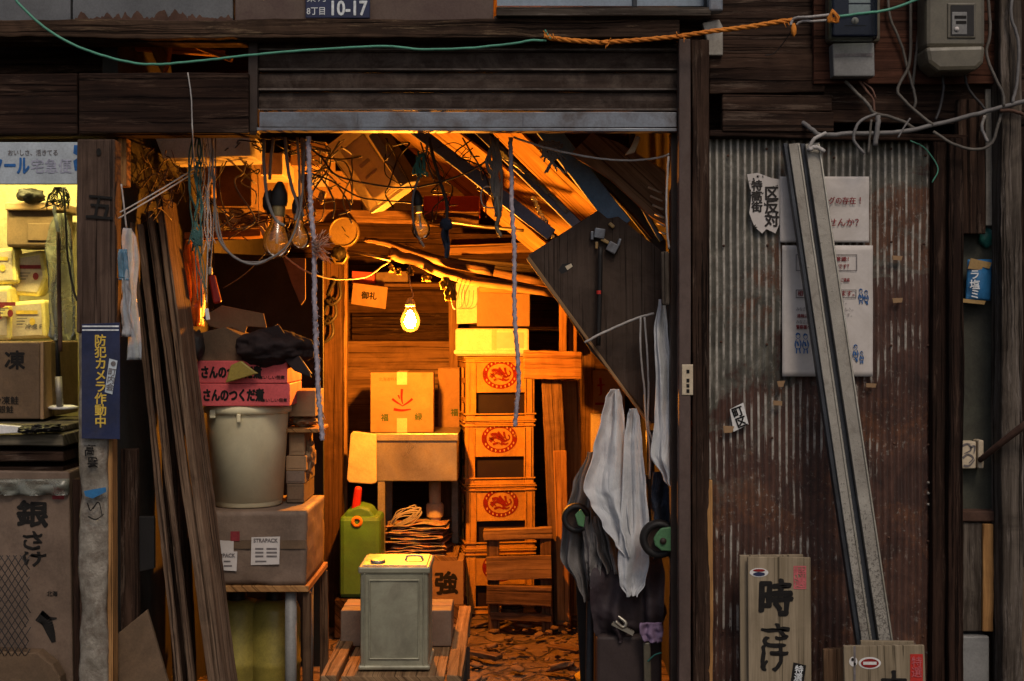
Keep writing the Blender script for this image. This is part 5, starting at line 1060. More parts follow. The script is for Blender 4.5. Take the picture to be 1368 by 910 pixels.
g = MB(); g.bar(P(864,858,.16), P(867,fpy(.16)-2,.16), .024, .02); solo('green_stick', g, M['olive'], 'pale greenish stick standing by the lilac cloth', 'stick', bevel=.004)
cable('teal_wire', [(865,884,.14),(874,876,.14),(884,872,.14)], .0025, M['teal'], 'short teal wire by the greenish stick', 'wire')
g = MB(); g.lathe([(.07,0),(.075,.05),(.075,.15),(.05,.19),(.03,.20)], V3(P(806,900,.25).x, .30, .02), 20); g.blob(V3(P(806,900,.25).x,.3,.20),(.03,.03,.03),.1,sub=3); solo('teal_jug', g, M['teal'], 'teal plastic jug at the foot of the dark box', 'jug')
g = MB(); c = P(796,868,1.0); g.lathe([(.05,0),(.075,.02),(.085,.045),(.08,.05),(.05,.01)], V3(c.x,1.0,.03), 24); solo('yellow_basin', g, M['yellow'], 'small yellow rimmed bowl behind the dark box', 'bowl')
g = MB(); g.tube([P(824,822,.18),P(836,832,.17),P(832,838,.17),P(822,830,.17)], .006); g.bar(P(818,832,.18),P(846,846,.18),.014,.02); solo('metal_latch', g, M['steel'], 'small metal latch on the purplish bag', 'latch')

# ================================================================ LEFT OF THE ROOM: BUCKET, BOXES, PACKAGE
c = P(331,680,.60); zb = P(0,682,.43).z
t = thing('plastic_bucket', 'large off white plastic bucket under two pink boxes', 'bucket', (c.x, .60, zb))
cz = V3(c.x,.60,zb); g = MB(); g.lathe([(.118,.0),(.124,.004),(.136,.18),(.147,.335),(.158,.338),(.160,.352),(.156,.366),(.150,.366),(.148,.35),(.128,.02),(.0001,.015)], cz, 48); obj('body', g, M['bucket'], t)
g = MB(); g.box(cz+V3(-.10,-.125,.338), (.02,.012,.03)); g.box(cz+V3(0,-.158,.325), (.014,.010,.03)); obj('lug', g, M['bucket'], t, bevel=.003)
zt = zb+.368
def pink(z, dx, lab, ang):
    loc = V3(P(324,0,.44).x+dx, .44, z); w, h, d = .325, .0795, .30
    t = thing('pink_box', lab, 'box', loc, 'pink boxes on the bucket'); g = MB(); g.box(loc+V3(0,d/2,h/2), (w,d,h)); obj('carton', g, M['pink'], t, bevel=.003)
    px, py = 684+loc.x/S(.44), 440-(z+h/2-H)/S(.44)
    g = MB(); write(g, 'さんのつくだ煮', px-13, py+0, .44, 16, w=80, bold=.045); write(g, 'おいしい佃煮', px+41, py+7, .44, 5, w=34, bold=.02); obj('lettering', g, M['ink_black'], t); t.rotation_euler = (0,0,ang); return t
pink(zt, .004, 'lower pink box lettered in black on the bucket rim', .02)
pink(zt+.081, -.004, 'upper pink box under the crumpled cardboard', -.01)
zp = zt+.163
pboard('torn_carton', [(262,446),(300,437),(330,452),(352,470),(346,492),(300,487),(265,492)], .47, .22, M['card_dark'], 'crushed brown carton on top of the pink boxes', 'carton')
pboard('carton_flap', [(270,424),(296,408),(352,419),(356,438),(330,436),(322,462),(296,440),(280,436)], .60, .012, M['card'], 'bent cardboard flap standing behind the crushed carton', 'flap')
g = MB(); g.blob(P(366,466,.50), (.130,.13,.072), .24, 1.15, 5, seed=6, wr=.015); solo('black_sack', g, M['black_bag'], 'crumpled black sack slumped over the upper pink box', 'sack')
g = MB(); g.plate([(345,442),(372,434),(412,496),(416,505),(392,495)], .42, .02); solo('black_board', g, M['black_bag'], 'black board slanting right from the black sack', 'board', bevel=.004)
g = MB(); g.bar(P(369,434,.43), P(415,500,.43), .010, .012); solo('thin_stick', g, M['wood_orange'], 'thin lit stick along the black board edge', 'stick')
g = MB(); g.plate([(301,512),(308,488),(322,482),(340,496),(345,499)], .40, .015); solo('yellow_wrap', g, M['wrapper'], 'olive yellow wrapper hanging over the pink boxes', 'wrapper', bevel=.004)
g = MB(); g.blob(P(264,462,.43),(.022,.05,.05),.3,sub=3,seed=9); solo('coiled_cable', g, M['cable_dark'], 'dark coil of cable at the left of the crushed carton', 'cable')
# brown package on its table
za = P(0,781,.42).z
t = thing('wrapped_package', 'big brown paper package with white labels under the bucket', 'package', (P(343,0,.42).x,.42,za))
x0, x1 = P(277,0,.42).x, P(409,0,.42).x; h = zb-za-.002
def pkg(nu=1): 
    bm = bmesh.new(); bmesh.ops.create_cube(bm, size=1); bmesh.ops.subdivide_edges(bm, edges=bm.edges[:], cuts=14, use_grid_fill=True)
    g = MB(); vs = []
    for v in bm.verts:
        q = v.co.copy(); e = noise.fractal(q*5,1,2,4)*.006
        vs.append(V3((x0+x1)/2+q.x*(x1-x0)*(1-.02*abs(q.z))+e, .645+q.y*.45+e, za+h/2+q.z*h + (e if q.z < .45 else 0)))
    g.add(vs, [tuple(v.index for v in f.verts) for f in bm.faces], None, True); bm.free(); return g
obj('paper_wrap', pkg(), M['card_brown'], t, bevel=0)
g = MB(); g.plate([(336,718),(374,717),(373,754),(335,755)], .411, .002); k1 = obj('label', g, M['paper'], t)
g = MB(); write(g, 'STRAPACK', 355, 722, .411, 5, w=32, bold=.03)
for y in (732,737,742): decal(g, rect(341,y,352,y+2.5), .411); decal(g, rect(356,y,370,y+2.5), .411)
decal(g, rect(341,749,356,751), .411); obj('label_lettering', g, M['ink_grey'], k1)
g = MB(); g.plate([(294,722),(312,723),(312,740),(294,740)], .412, .002); g.plate([(297,737),(317,737),(316,763),(297,762)], .410, .0015); k1 = obj('label', g, M['paper'], t)
g = MB(); write(g, 'PACK', 306, 742, .410, 5, w=16, bold=.03); decal(g, rect(299,749,308,751), .410); decal(g, rect(299,755,310,757), .410); obj('label_lettering', g, M['ink_grey'], k1)
g = MB(); g.plate([(308,710),(320,710),(320,723),(308,723)], .412, .0015); obj('red_stamp', g, M['ink_maroon'], t)
g = MB(); g.box(((x0+x1)/2,.416,za+h*.55), (x1-x0, .002, .03)); obj('tape', g, M['card_dark'], t)
t = thing('low_table', 'low table with pale grey pipe legs under the brown package', 'table', ((x0+x1)/2,.6,0))
g = MB(); g.box(((x0+x1)/2,.65,za-.014), (x1-x0+.02,.48,.022)); obj('table_top', g, M['wood_orange'], t, bevel=.003)
for (x, y) in ((P(388,0,.45).x,.46),(x0+.02,.46),(P(388,0,.45).x,.85),(x0+.02,.85)):
    g = MB(); g.tube([(x,y,za-.024),(x,y,.0)], .021, n=16, spline=False); obj('leg', g, M['grey_plastic'], t)
for y in (.44,.86): g = MB(); g.bar((x1+.0,y,za-.03), (x1+.0,y,.0), .03, .02, jit=.002); obj('side_post', g, M['wood_brown'], t, bevel=.003)
def drum(px, lab, Y=.66):
    c = V3(P(px,0,Y).x, Y, .01); t = thing('yellow_drum', lab, 'drum', c, 'yellow drums under the low table')
    g = MB(); g.lathe([(.085,0),(.09,.01),(.092,.2),(.096,.21),(.092,.22),(.092,.40),(.08,.43),(.04,.44)], c, 28); obj('body', g, M['yellow_drum'], t)
    g = MB(); g.lathe([(.036,.44),(.036,.47),(.03,.475)], c, 16); obj('cap', g, M['black'], t)
drum(316,'left dull yellow drum under the low table'); drum(368,'right greenish yellow drum under the low table beside the pipe leg')
# things to the right of the bucket
ztop = zb+.002
def small(x0,x1,z,h,Y,d,mat,lab,nm='small_carton'):
    a, b = P(x0,0,Y).x, P(x1,0,Y).x; t = thing(nm, lab, 'carton', ((a+b)/2,Y,z), 'small cartons stacked right of the bucket'); g = MB(); g.box(((a+b)/2,Y+d/2,z+h/2),(b-a,d,h)); obj('body', g, mat, t, bevel=.003)
    g = MB(); g.box(((a+b)/2,Y-.001,z+h*.5),((b-a)*.8,.002,h*.62)); obj('face', g, mat, t); return z+h+.001
z = ztop; 
z = small(383,406,z,.070,.62,.25,M['card_dark'],'lowest small dark carton right of the bucket'); z = small(382,407,z,.045,.62,.25,M['card_brown'],'second small carton from the bottom right of the bucket')
z = small(382,409,z,.055,.62,.25,M['card'],'third small carton from the bottom with lit side'); z = small(386,407,z,.085,.63,.2,M['card'],'tall small carton under the thin board')
g = MB(); a = P(380,0,.6).x; b = P(426,0,.6).x; g.box(((a+b)/2,.72,z+.008),(b-a,.26,.014)); solo('thin_board', g, M['wood_orange'], 'thin board lying on the small cartons', 'board', bevel=.003); z += .016
g = MB(); g.blob(((a+b)/2-.01,.72,z+.020),(.05,.08,.021),.25,sub=4,flat=-.02); solo('paper_wad', g, M['card'], 'flattened paper wad on the thin board', 'paper'); z += .042
z = small(386,421,z,.095,.62,.22,M['card'],'orange lit carton on top of the small cartons')
g = MB(); g.blob(P(412,612,.72), (.022,.06,.07), .4, sub=4, seed=3); solo('crumpled_paper', g, M['card'], 'crumpled paper hanging by the small cartons', 'paper')
# ================================================================ CENTRE: SINK, CRATES, CAN
t = thing('steel_sink', 'stainless steel sink unit on legs below the cartons', 'sink', P(556,fpy(2.2),2.2))
Y = 2.2; a, b = P(501,0,Y).x, P(611,0,Y).x; zs, zl = P(0,579,Y).z, P(0,643,Y).z
g = MB(); g.box(((a+b)/2,Y+.01,(zs+zl)/2-.01),(b-a,.02,zs-zl-.02)); g.box(((a+b)/2,Y+.44,(zs+zl)/2-.01),(b-a,.02,zs-zl-.02)); g.box((a+.008,Y+.225,(zs+zl)/2-.01),(.016,.41,zs-zl-.02)); g.box((b-.008,Y+.225,(zs+zl)/2-.01),(.016,.41,zs-zl-.02)); g.box(((a+b)/2,Y+.225,zl+.005),(b-a-.034,.41,.01)); obj('basin', g, M['steel'], t, bevel=.004)
g = MB(); g.box(((a+b)/2,Y-.004,zs-.018),(b-a+.01,.02,.036)); g.box(((a+b)/2,Y+.22,zs-.003),(b-a+.01,.44,.006)); obj('rim', g, M['steel'], t, bevel=.004)
for (x,y) in ((a+.03,Y+.02),(a+.03,Y+.42),(b-.03,Y+.42)):
    g = MB(); g.box((x,y,zl/2),(.036,.03,zl)); obj('leg', g, M['alu'], t, bevel=.003)
g = MB(); zsh = P(0,744,Y).z; g.box(((a+b)/2,Y+.22,zsh-.012),(b-a,.42,.024)); obj('shelf', g, M['wood_warm'], t, bevel=.003)
g = MB(); g.tube([P(581,644,Y+.2), P(581,690,Y+.2), P(581,742,Y+.2)], .030, n=16, spline=False); g.lathe([(.042,0),(.044,.02),(.044,.06),(.036,.07)], P(581,690,Y+.2), 18); obj('drain_pipe', g, M['cream'], t)
g = MB()
for i in range(16):
    z = zsh+.004+i*.0095; w_ = R(.24,.31); cx = P(551+R(-9,9),0,Y).x; ph = R(0,6); an = R(-.25,.25)
    def fn(u, v, z=z, w_=w_, cx=cx, ph=ph, an=an): return V3(cx+(u-.5)*w_+(v-.5)*an*.24, Y+.035+v*.22+(u-.5)*an*w_, z+.006*math.sin(u*3+ph)+.011*noise.noise(Vector((u*4,v*3,ph))))
    g.grid(fn, 12, 4)
solo('newspaper_pile', g, M['newsprint'], 'untidy pile of old papers on the shelf under the sink', 'papers', solid=.0035)
g = MB()
for i in range(9):
    x0_, y0_ = 520+R(0,8), 700+R(-3,6); g.tube([P(x0_,y0_,Y+.05), P(x0_+10,y0_-14+R(-4,4),Y+.03), P(x0_+34+R(-5,8),y0_-20+R(-5,5),Y+.05), P(x0_+26,y0_-6+R(-3,3),Y+.04), P(x0_+6,y0_+3,Y+.05)], .003, n=5)
solo('wire_coil', g, M['cord_white'], 'loose coil of wire on the old papers', 'wire')
t = thing('brush_carton', 'carton with a big black brushed character on the floor under the sink', 'carton', P(590,802,2.3))
c = P(596,0,2.2); g = MB(); g.box((c.x-.0,2.32,.21),(.17,.22,.22)); obj('body', g, M['card'], t, bevel=.004); g = MB(); g.box((c.x,2.32,.05),(.19,.24,.1)); obj('base_block', g, M['wood_brown'], t, bevel=.004)
px, py = 684+c.x/S(2.21), 440+(1.45-.21)/S(2.21); g = MB(); write(g, '強', px, py, 2.21, 30, w=30, bold=.03, wob=2); obj('lettering', g, M['ink_black'], t)
def red_carton(px, Yf, lab, ang, z, w=.31, h=.295):
    cx = P(px,0,Yf).x; loc = V3(cx,Yf,z); t = thing('red_mark_carton', lab, 'carton', loc, 'cartons with a red mark'); d = .3
    g = MB(); g.box(loc+V3(0,d/2,h/2),(w,d,h)); obj('body', g, M['card'], t, bevel=.004)
    X = 684+cx/S(Yf); yb = 440-(z-H)/S(Yf); k = h/S(Yf)/80
    g = MB()
    for pts, wd in (([(0,-58),(-.5,-46),(1,-38)],3.2), ([(-13,-45),(-8,-41),(0,-36)],3.0), ([(14,-45),(8,-40),(0,-35)],3.0), ([(-5,-50),(-3,-45)],2.2), ([(-11,-31),(0,-29.5),(12,-31)],3.6)):
        stroke(g, [(X+a*k, yb+b*k) for a,b in pts], wd*k, Yf)
    obj('red_mark', g, M['ink_red'], t)
    g = MB(); write(g, '福', X-23*k, yb-20*k, Yf, 9*k, bold=.02); write(g, '緑', X+22*k, yb-21*k, Yf, 9*k, bold=.02); write(g, '北海道特産', X-18*k, yb-71*k, Yf, 5*k, w=25*k); obj('lettering', g, M['ink_green'], t)
    g = MB(); g.box(loc+V3(0,-.001,.035),(.05,.002,.07)); g.box(loc+V3(-.0,-.001,h-.03),(.05,.002,.06)); g.box(loc+V3(0,d/2,h+.0008),(.05,d,.0016)); obj('tape', g, M['cream'], t)
    t.rotation_euler = (0,0,ang); return t
red_carton(537,2.24,'carton with a red brush mark squarely facing the glowing bulb',.04,zs+.001)
k = carton(585,492,614,573,2.62,.22,'narrow carton squeezed between red marked carton and beer crates'); g = MB(); write(g, '福', 607, 551, 2.62, 9, bold=.02); obj('lettering', g, M['ink_green'], k)
g = MB(); cx = P(600,0,2.62).x; zz = P(0,573,2.62).z-.001; g.box((cx,2.74,zz/2),(.12,.22,zz)); solo('pedestal', g, M['wood_brown'], 'brown stand behind the sink carrying the narrow carton', 'stand', bevel=.004)
carton(792,495,835,552,2.55,.25,'carton with red marks glimpsed right of the wooden posts'); carton(790,553,835,640,2.5,.3,'pale carton glimpsed below the red marked one at right', M['cream']); 
g = MB(); stroke(g, [(802,505),(803,525),(800,528)], 3, 2.545); stroke(g, [(798,515),(808,514)], 2.5, 2.545); decal(g, rect(795,538,815,541), 2.545); solo('red_lettering', g, M['ink_red'], 'red writing on the carton right of the wooden posts', 'writing')
g = MB(); c = P(812,640,2.6); g.box((c.x,2.7,c.z/2),(.2,.35,c.z)); solo('pedestal', g, M['wood_brown'], 'brown stand under the cartons at the right wall', 'stand', bevel=.004)
t = thing('cutting_board', 'cream cutting board leaning against the left end of the sink', 'cutting board', P(482,650,2.15))
g = MB(); g.plate([(472,576),(503,580),(503,645),(496,647),(466,645),(463,640),(468,580)], 2.15, .02, [0,0,.0,0,-.0,0,0]); obj('board', g, M['cream'], t, bevel=.006)
# jerry can
zj = P(0,800,1.95).z
t = thing('jerry_can', 'olive green jerry can with a red nozzle', 'jerry can', (P(480,0,1.95).x,1.95,zj))
cx = P(480.5,0,1.95).x; w_ = 55*S(1.95); h_ = P(0,690,1.95).z-zj
g = MB(); g.box((cx,2.06,zj+h_/2),(w_,.22,h_)); o = obj('body', g, M['green_can'], t, bevel=.022)
g = MB(); g.plate([(455,704),(462,683),(480,676),(494,680),(507,700),(507,708),(455,708)], 1.965, .17); obj('shoulder', g, M['green_can'], t, bevel=.015)
g = MB(); g.lathe([(.012,0),(.024,0),(.028,.006),(.026,.014),(.012,.014),(.010,.004)], P(477,697,1.96), 22, rot=RX); obj('cap', g, M['rope_orange'], t)
g = MB(); g.bar(P(475,682,2.0), P(479,650,2.0), .042, .042, w2=.034); n_ = obj('nozzle', g, M['red'], t, bevel=.012); g = MB(); g.tube([P(474,690,2.0), P(475,680,2.0)], .02, n=14, spline=False); obj('collar', g, M['cream'], n_)
g = MB(); g.box((cx,2.06,zj/2),(w_+.04,.26,zj-.002)); solo('wood_block', g, M['wood_dark'], 'dark wood block under the green jerry can', 'block', bevel=.005)
# beer crates
CW, CD, CH = .353, .42, .325
CY = 2.45; cx = P(668,0,CY).x
def make_crate():
    loc = V3(cx, CY, 0); t = thing('beer_crate', 'bottom beer crate half hidden behind the rough plank step', 'beer crate', loc, 'stack of yellow beer crates')
    x0, x1, y0, y1 = cx-CW/2, cx+CW/2, CY, CY+CD; p = .048
    g = MB()
    for (x, y) in ((x0+p/2,y0+p/2),(x1-p/2,y0+p/2),(x0+p/2,y1-p/2),(x1-p/2,y1-p/2)): g.box((x,y,CH/2),(p,p,CH-.006))
    for z, hh in ((.012,.022),(CH-.010,.02)):
        g.box((cx,y0+.006,z),(CW-2*p,.016,hh)); g.box((cx,y1-.006,z),(CW-2*p,.016,hh)); g.box((x0+.006,(y0+y1)/2,z),(.016,CD-2*p,hh)); g.box((x1-.006,(y0+y1)/2,z),(.016,CD-2*p,hh))
    obj('frame', g, M['crate'], t, bevel=.004)
    g = MB()
    for z in (.004,.034,CH-.024,CH-.004): # raised ribs round the crate
        g.box((cx,y0-.004,z),(CW+.014,.011,.007)); g.box((x0-.004,(y0+y1)/2,z),(.011,CD,.007)); g.box((x1+.004,(y0+y1)/2,z),(.011,CD,.007))
    for x in (x0+p*.35,x0+p,x1-p*.35,x1-p): g.box((x,y0-.003,CH/2),(.006,.009,CH-.07))
    obj('rib', g, M['crate'], t, bevel=.0015)
    g = MB(); g.box((cx,y0+.008,.225),(CW-2*p,.010,.165)); 
    for sx in (x0+.008, x1-.008):
        for zz in (.10,.20,.28): g.box((sx,(y0+y1)/2,zz),(.010,CD-2*p,.026))
        g.box((sx,(y0+y1)/2,CH/2),(.0104,.03,CH-.05))
    g.box((cx,y1-.008,.17),(CW-2*p,.010,.28)); pn = obj('panel', g, M['crate'], t, bevel=.002)
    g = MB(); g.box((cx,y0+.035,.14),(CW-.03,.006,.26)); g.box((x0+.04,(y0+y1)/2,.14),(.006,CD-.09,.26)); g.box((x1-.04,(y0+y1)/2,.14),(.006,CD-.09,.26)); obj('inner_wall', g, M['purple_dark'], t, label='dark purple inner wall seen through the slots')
    g = MB(); g.box((cx,(y0+y1)/2,.016),(CW-.03,CD-.03,.006)); obj('floor', g, M['crate'], t)
    # emblem on the panel, drawn in pixels of depth CY
    X = 684+cx/S(CY); yc = 440-(.236-H)/S(CY); Yp = CY+.0028
    g = MB(); n = 32; rx, ry = 24, 19.5
    for i in range(n):
        a, b_ = 2*PI*i/n, 2*PI*(i+1)/n; decal(g, [(X+rx*math.cos(a),yc+ry*math.sin(a)),(X+rx*math.cos(b_),yc+ry*math.sin(b_)),(X+rx*.72*math.cos(b_),yc+ry*.72*math.sin(b_)),(X+rx*.72*math.cos(a),yc+ry*.72*math.sin(a))], Yp)
    for pts, wd in (([(-13,4),(-7,-2),(0,0),(6,4),(13,1)],5), ([(-12,-5),(-5,-6),(1,-2),(8,3)],4), ([(-2,-9),(2,-4),(7,0)],3.2), ([(6,-9),(7,-3),(10,2)],3.2), ([(-9,8),(-2,6),(4,9)],3), ([(2,6),(8,8),(12,6)],3), ([(-14,-1),(-10,1),(-6,5)],2.6), ([(12,-5),(14,-1),(12,3)],2.2)):
        stroke(g, [(X+a,yc+b_) for a,b_ in pts], wd, Yp)
    e = obj('emblem', g, M['ink_crate'], pn)
    g = MB()
    for i in range(22):
        a = 2*PI*i/22+.1
        if i in (0, 10, 11, 21): continue
        u = V3(math.cos(a)*rx*.86, math.sin(a)*ry*.86, 0); s_ = 1.5; decal(g, [(X+u.x-s_*.6,yc+u.y-s_),(X+u.x+s_*.6,yc+u.y-s_*.8),(X+u.x+s_*.5,yc+u.y+s_),(X+u.x-s_*.6,yc+u.y+s_*.9)], Yp-.0012)
    obj('emblem_marks', g, M['ink_crate_pale'], e)
    return t
c0 = make_crate(); labs = ['second beer crate up with a round red emblem just above the plank step', 'third beer crate up with the clearest round red emblem', 'topmost beer crate directly under the foam box']
zc = .008; c0.location.z = zc; c0.rotation_euler = (0,0,.15)
for i, lb in enumerate(labs):
    zc += CH+.001; dup(c0, (cx+[.004,-.003,.002][i], CY+[.0,.006,.0][i], zc), .15+[.012,-.02,.008][i], lb)
ZC = zc+CH+.003
t = thing('foam_box', 'pale foam fish box on the topmost beer crate', 'box', (P(657,0,CY).x,CY,ZC)); a, b = P(608,0,CY).x, P(707,0,CY).x
hb = .14
g = MB(); g.box(((a+b)/2,CY+.16,ZC+hb/2),(b-a,.32,hb)); obj('body', g, M['foam'], t, bevel=.012)
g = MB(); g.box(((a+b)/2,CY+.158,ZC+.02),(b-a+.012,.345,.022)); obj('lip', g, M['foam'], t, bevel=.006)
g = MB(); g.box(((a+b)/2+.09,CY-.001,ZC+.08),(.14,.002,.08)); obj('label', g, M['paper'], t); g = MB(); g.box(((a+b)/2+.01,CY-.0015,ZC+.07),(.025,.002,.13)); obj('tape', g, M['cream'], t)
pboard('foam_slab', [(609,378),(648,374),(652,431),(610,433)], 2.52, .04, M['foam'], 'foam slab standing on the left of the foam box', 'foam slab')
carton(637,384,708,436,2.46,.28,'orange lit carton on the foam box', M['card'])
# posts, wood block, planks by the crates
g = MB(); g.bar(P(737,505,2.12), P(752,fpy(2.12)-2,2.12), 27*S(2.1), .07, jit=.003); solo('upright_timber', g, M['wood_brown'], 'brown upright timber right of the beer crates', 'timber', bevel=.004)
g = MB(); g.bar(P(762,508,2.2), P(767,fpy(2.2)-2,2.2), 24*S(2.2), .06, jit=.003); solo('upright_timber', g, M['wood_orange'], 'lit upright timber under the right end of the rough block', 'timber', bevel=.004)
g = MB(); g.bar(P(748,602,2.05), P(754,fpy(2.05)-2,2.05), 17*S(2.05), .02, jit=.002); solo('upright_timber', g, M['wood_orange'], 'short thin board before the two upright timbers', 'timber', bevel=.003)
g = MB(); g.bar(P(780,380,2.6), P(782,fpy(2.6)-2,2.6), 26*S(2.6), .06, jit=.003); solo('upright_timber', g, M['wood_brown'], 'dark upright timber furthest right in the room', 'timber', bevel=.004)
g = MB(); g.bar(P(752,400,2.45), P(752,470,2.45), 10*S(2.4), .05, jit=.002); g.bar(P(765,405,2.5), P(765,470,2.5), 12*S(2.4), .05, jit=.002); solo('upright_timber', g, M['wood_orange'], 'pair of lit studs above the rough block', 'timber', bevel=.003)
g = MB(); g.bar(P(699,487,2.1), P(777,488,2.1), 37*S(2.1), .13, jit=.005); solo('rough_block', g, M['wood_orange'], 'rough hewn wood block lying across the upright timbers', 'block', bevel=.006)
t = thing('plank_step', 'rough wooden plank step in front of the beer crates', 'step', P(690,fpy(1.98),1.98))
for (x0,y0,x1,y1,w_,Y_) in ((646,716,738,712,15,2.0),(650,760,737,758,32,1.98),(650,795,737,797,26,1.97),(655,822,737,826,9,1.99)):
    g = MB(); g.bar(P(x0,y0,Y_), P(x1,y1,Y_), w_*S(Y_), .03, jit=.004); obj('slat', g, M['wood_warm' if y0 < 780 else 'wood_brown'], t, bevel=.004)
for (x0,y0,x1,w_) in ((659,715,660,16),(728,705,731,14)):
    g = MB(); g.bar(P(x0,y0,2.02), P(x1,fpy(2.02)-1,2.02), w_*S(2.02), .05, jit=.003); obj('leg', g, M['wood_brown'], t, bevel=.004)
g = MB(); g.box(P(690,712,2.13)+V3(0,0,.0), (.32,.2,.02)); obj('top_board', g, M['wood_warm'], t, bevel=.004)
g = MB(); g.blob(P(684,812,2.06),(.05,.05,.05),.5,sub=3); solo('wood_chunk', g, M['wood_brown'], 'dark chunk of wood under the plank step', 'wood')
# tin can and cart
zt0 = P(0,897,.16).z
t = thing('tin_can', 'tall square tin can with pressed side panel on the low cart', 'tin can', (P(526,0,.16).x,.16,zt0))
cx = P(526.5,0,.16).x; w_ = .236; h_ = .352; loc = V3(cx,.16,zt0)
g = MB(); g.box(loc+V3(0,w_/2,h_/2),(w_-.008,w_-.008,h_-.01)); o = obj('body', g, M['tin'], t, bevel=.012)
g = MB()
def dent(u, v):
    m = .010 if False else 1; q = (u-.5)*2, (v-.5)*2; r2 = min(1, q[0]**2*.9+q[1]**2*.8); return loc+V3((u-.5)*.158, .0035-.0035*(1-r2)**.6+.003*math.exp(-((u-.5)**2+(v-.45)**2)*9), .045+v*.255)
g.grid(dent, 30, 40); obj('pressed_panel', g, M['tin'], t)
g = MB()
for (x,z,sx,sz) in ((-.082,.172,.005,.265),(.082,.172,.005,.265),(0,.042,.169,.005),(0,.303,.169,.005),(-.098,.172,.004,.31),(.098,.172,.004,.31)): g.box(loc+V3(x,.0015,z),(sx,.007,sz))
obj('bead', g, M['tin'], t, bevel=.002)
for z in (.012,h_-.016): g = MB(); g.box(loc+V3(0,w_/2,z),(w_+.004,w_+.004,.024 if z > .1 else .016)); obj('seam_band', g, M['tin'], t, bevel=.006)
g = MB(); g.box(loc+V3(0,w_/2,h_-.002),(w_-.02,w_-.02,.004)); o = obj('top', g, M['steel'], t, bevel=.002); g = MB(); g.lathe([(.024,0),(.026,.004),(.024,.009),(.018,.009),(.0001,.006)], loc+V3(-.06,.06,h_), 18); g.tube([loc+V3(.03,.1,h_), loc+V3(.04,.1,h_+.015), loc+V3(.08,.1,h_+.015), loc+V3(.09,.1,h_)], .004); obj('cap', g, M['steel'], o)
t = thing('low_cart', 'low wooden cart frame carrying the tin can', 'cart', (cx,.4,0)); zc_ = zt0-.002
g = MB(); g.box((cx,.42,zc_-.010),(.34,.62,.018)); obj('deck', g, M['wood_warm'], t, bevel=.003)
for sx in (-1,1):
    g = MB(); g.bar((cx+sx*.205,.06,zc_-.008),(cx+sx*.205,1.05,zc_+.012),.05,.045,jit=.002); obj('rail', g, M['wood_warm'], t, bevel=.004)
g = MB(); g.bar((cx-.23,.075,zc_-.035),(cx+.23,.075,zc_-.035),.045,.03,jit=.002); g.bar((cx-.23,.9,zc_-.035),(cx+.23,.9,zc_-.035),.045,.03,jit=.002); obj('cross_bar', g, M['wood_brown'], t, bevel=.004)
for (sx,y) in ((-1,.2),(1,.2),(-1,.85),(1,.85)):
    c = V3(cx+sx*.2,y,.09); RYm = Matrix.Rotation(PI/2,3,'Y'); g = MB(); g.lathe([(.03,-.018),(.085,-.02),(.09,0),(.085,.02),(.03,.018)], c, 24, rot=RYm); wv = obj('wheel', g, M['black'], t); g = MB(); g.box(c+V3(0,0,.075),(.06,.03,.12)); obj('fork', g, M['iron'], wv)
z0 = zc_+.001
def cart_box(x0,x1,lab):
    a, b = P(x0,0,.5).x, P(x1,0,.5).x; t = thing('cart_box', lab, 'carton', ((a+b)/2,.5,z0), 'cartons behind the tin can'); g = MB(); g.box(((a+b)/2,.60,z0+.066),(b-a,.20,.130)); obj('body', g, M['card_brown'], t, bevel=.004)
    g = MB(); g.box(((a+b)/2,.6,z0+.1318),(b-a-.004,.05,.0016)); obj('tape', g, M['card'], t)
cart_box(455,522,'low carton peeking out at the left of the tin can'); cart_box(540,603,'low carton peeking out at the right of the tin can')
# rubble on the floor
g = MB()
for i in range(230):
    y = .5+1.75*random.random()**.8; x = R(-.25,.45); s_ = R(.004,.018)*(3.2 if random.random()<.2 else 1)
    bm = bmesh.new(); bmesh.ops.create_icosphere(bm, subdivisions=3 if s_ > .04 else 2, radius=1); a = R(0,6.3); sd = R(0,50)
    rm = Matrix.Rotation(a,3,'Z') @ Matrix.Rotation(R(-.35,.35),3,'X') @ Matrix.Rotation(R(-.25,.25),3,'Y'); vs = []; ay = R(.45,.9); az = R(.12,.3)
    for v in bm.verts:
        q = v.co.copy(); q = V3(*[math.copysign(abs(c)**.55, c) for c in q]) * (1+.45*noise.fractal(q*1.6+V3(sd,0,0),1,2,3)); q.z += .12*noise.noise(q*5+V3(0,sd,0))
        vs.append(rm @ V3(q.x*s_, q.y*s_*ay, q.z*s_*az) + V3(x,y,.018+s_*.15+.025*max(0,1.3-abs(x-.2)*4)*R(.97,1.03)))
    g.add(vs, [tuple(v.index for v in f.verts) for f in bm.faces], None, True); bm.free()
RB = solo('rubble', g, M['poly_rubble'], None, None, kind='stuff'); RB['label'] = 'broken brown rubble and wood scraps scattered on the earth floor'; RB['category'] = 'rubble'
for (a,b,w_,lab) in (((735,835,1.6),(775,862,1.5),.05,'broken board end lying right of the plank step'),((622,838,1.5),(668,862,1.4),.06,'flat splinter lying left on the rubble'),((690,880,.9),(760,868,1.0),.08,'wide bark slab lying on the near rubble'),((640,895,.7),(700,905,.65),.09,'bark slab nearest the cart rail')):
    g = MB(); p0 = P(*a); p1 = P(*b); p0.z = .05; p1.z = .045; g.bar(p0, p1, .022, w_, jit=.005); solo('wood_scrap', g, M['wood_brown'], lab, 'wood scrap', 'wood scraps on the floor', bevel=.004)

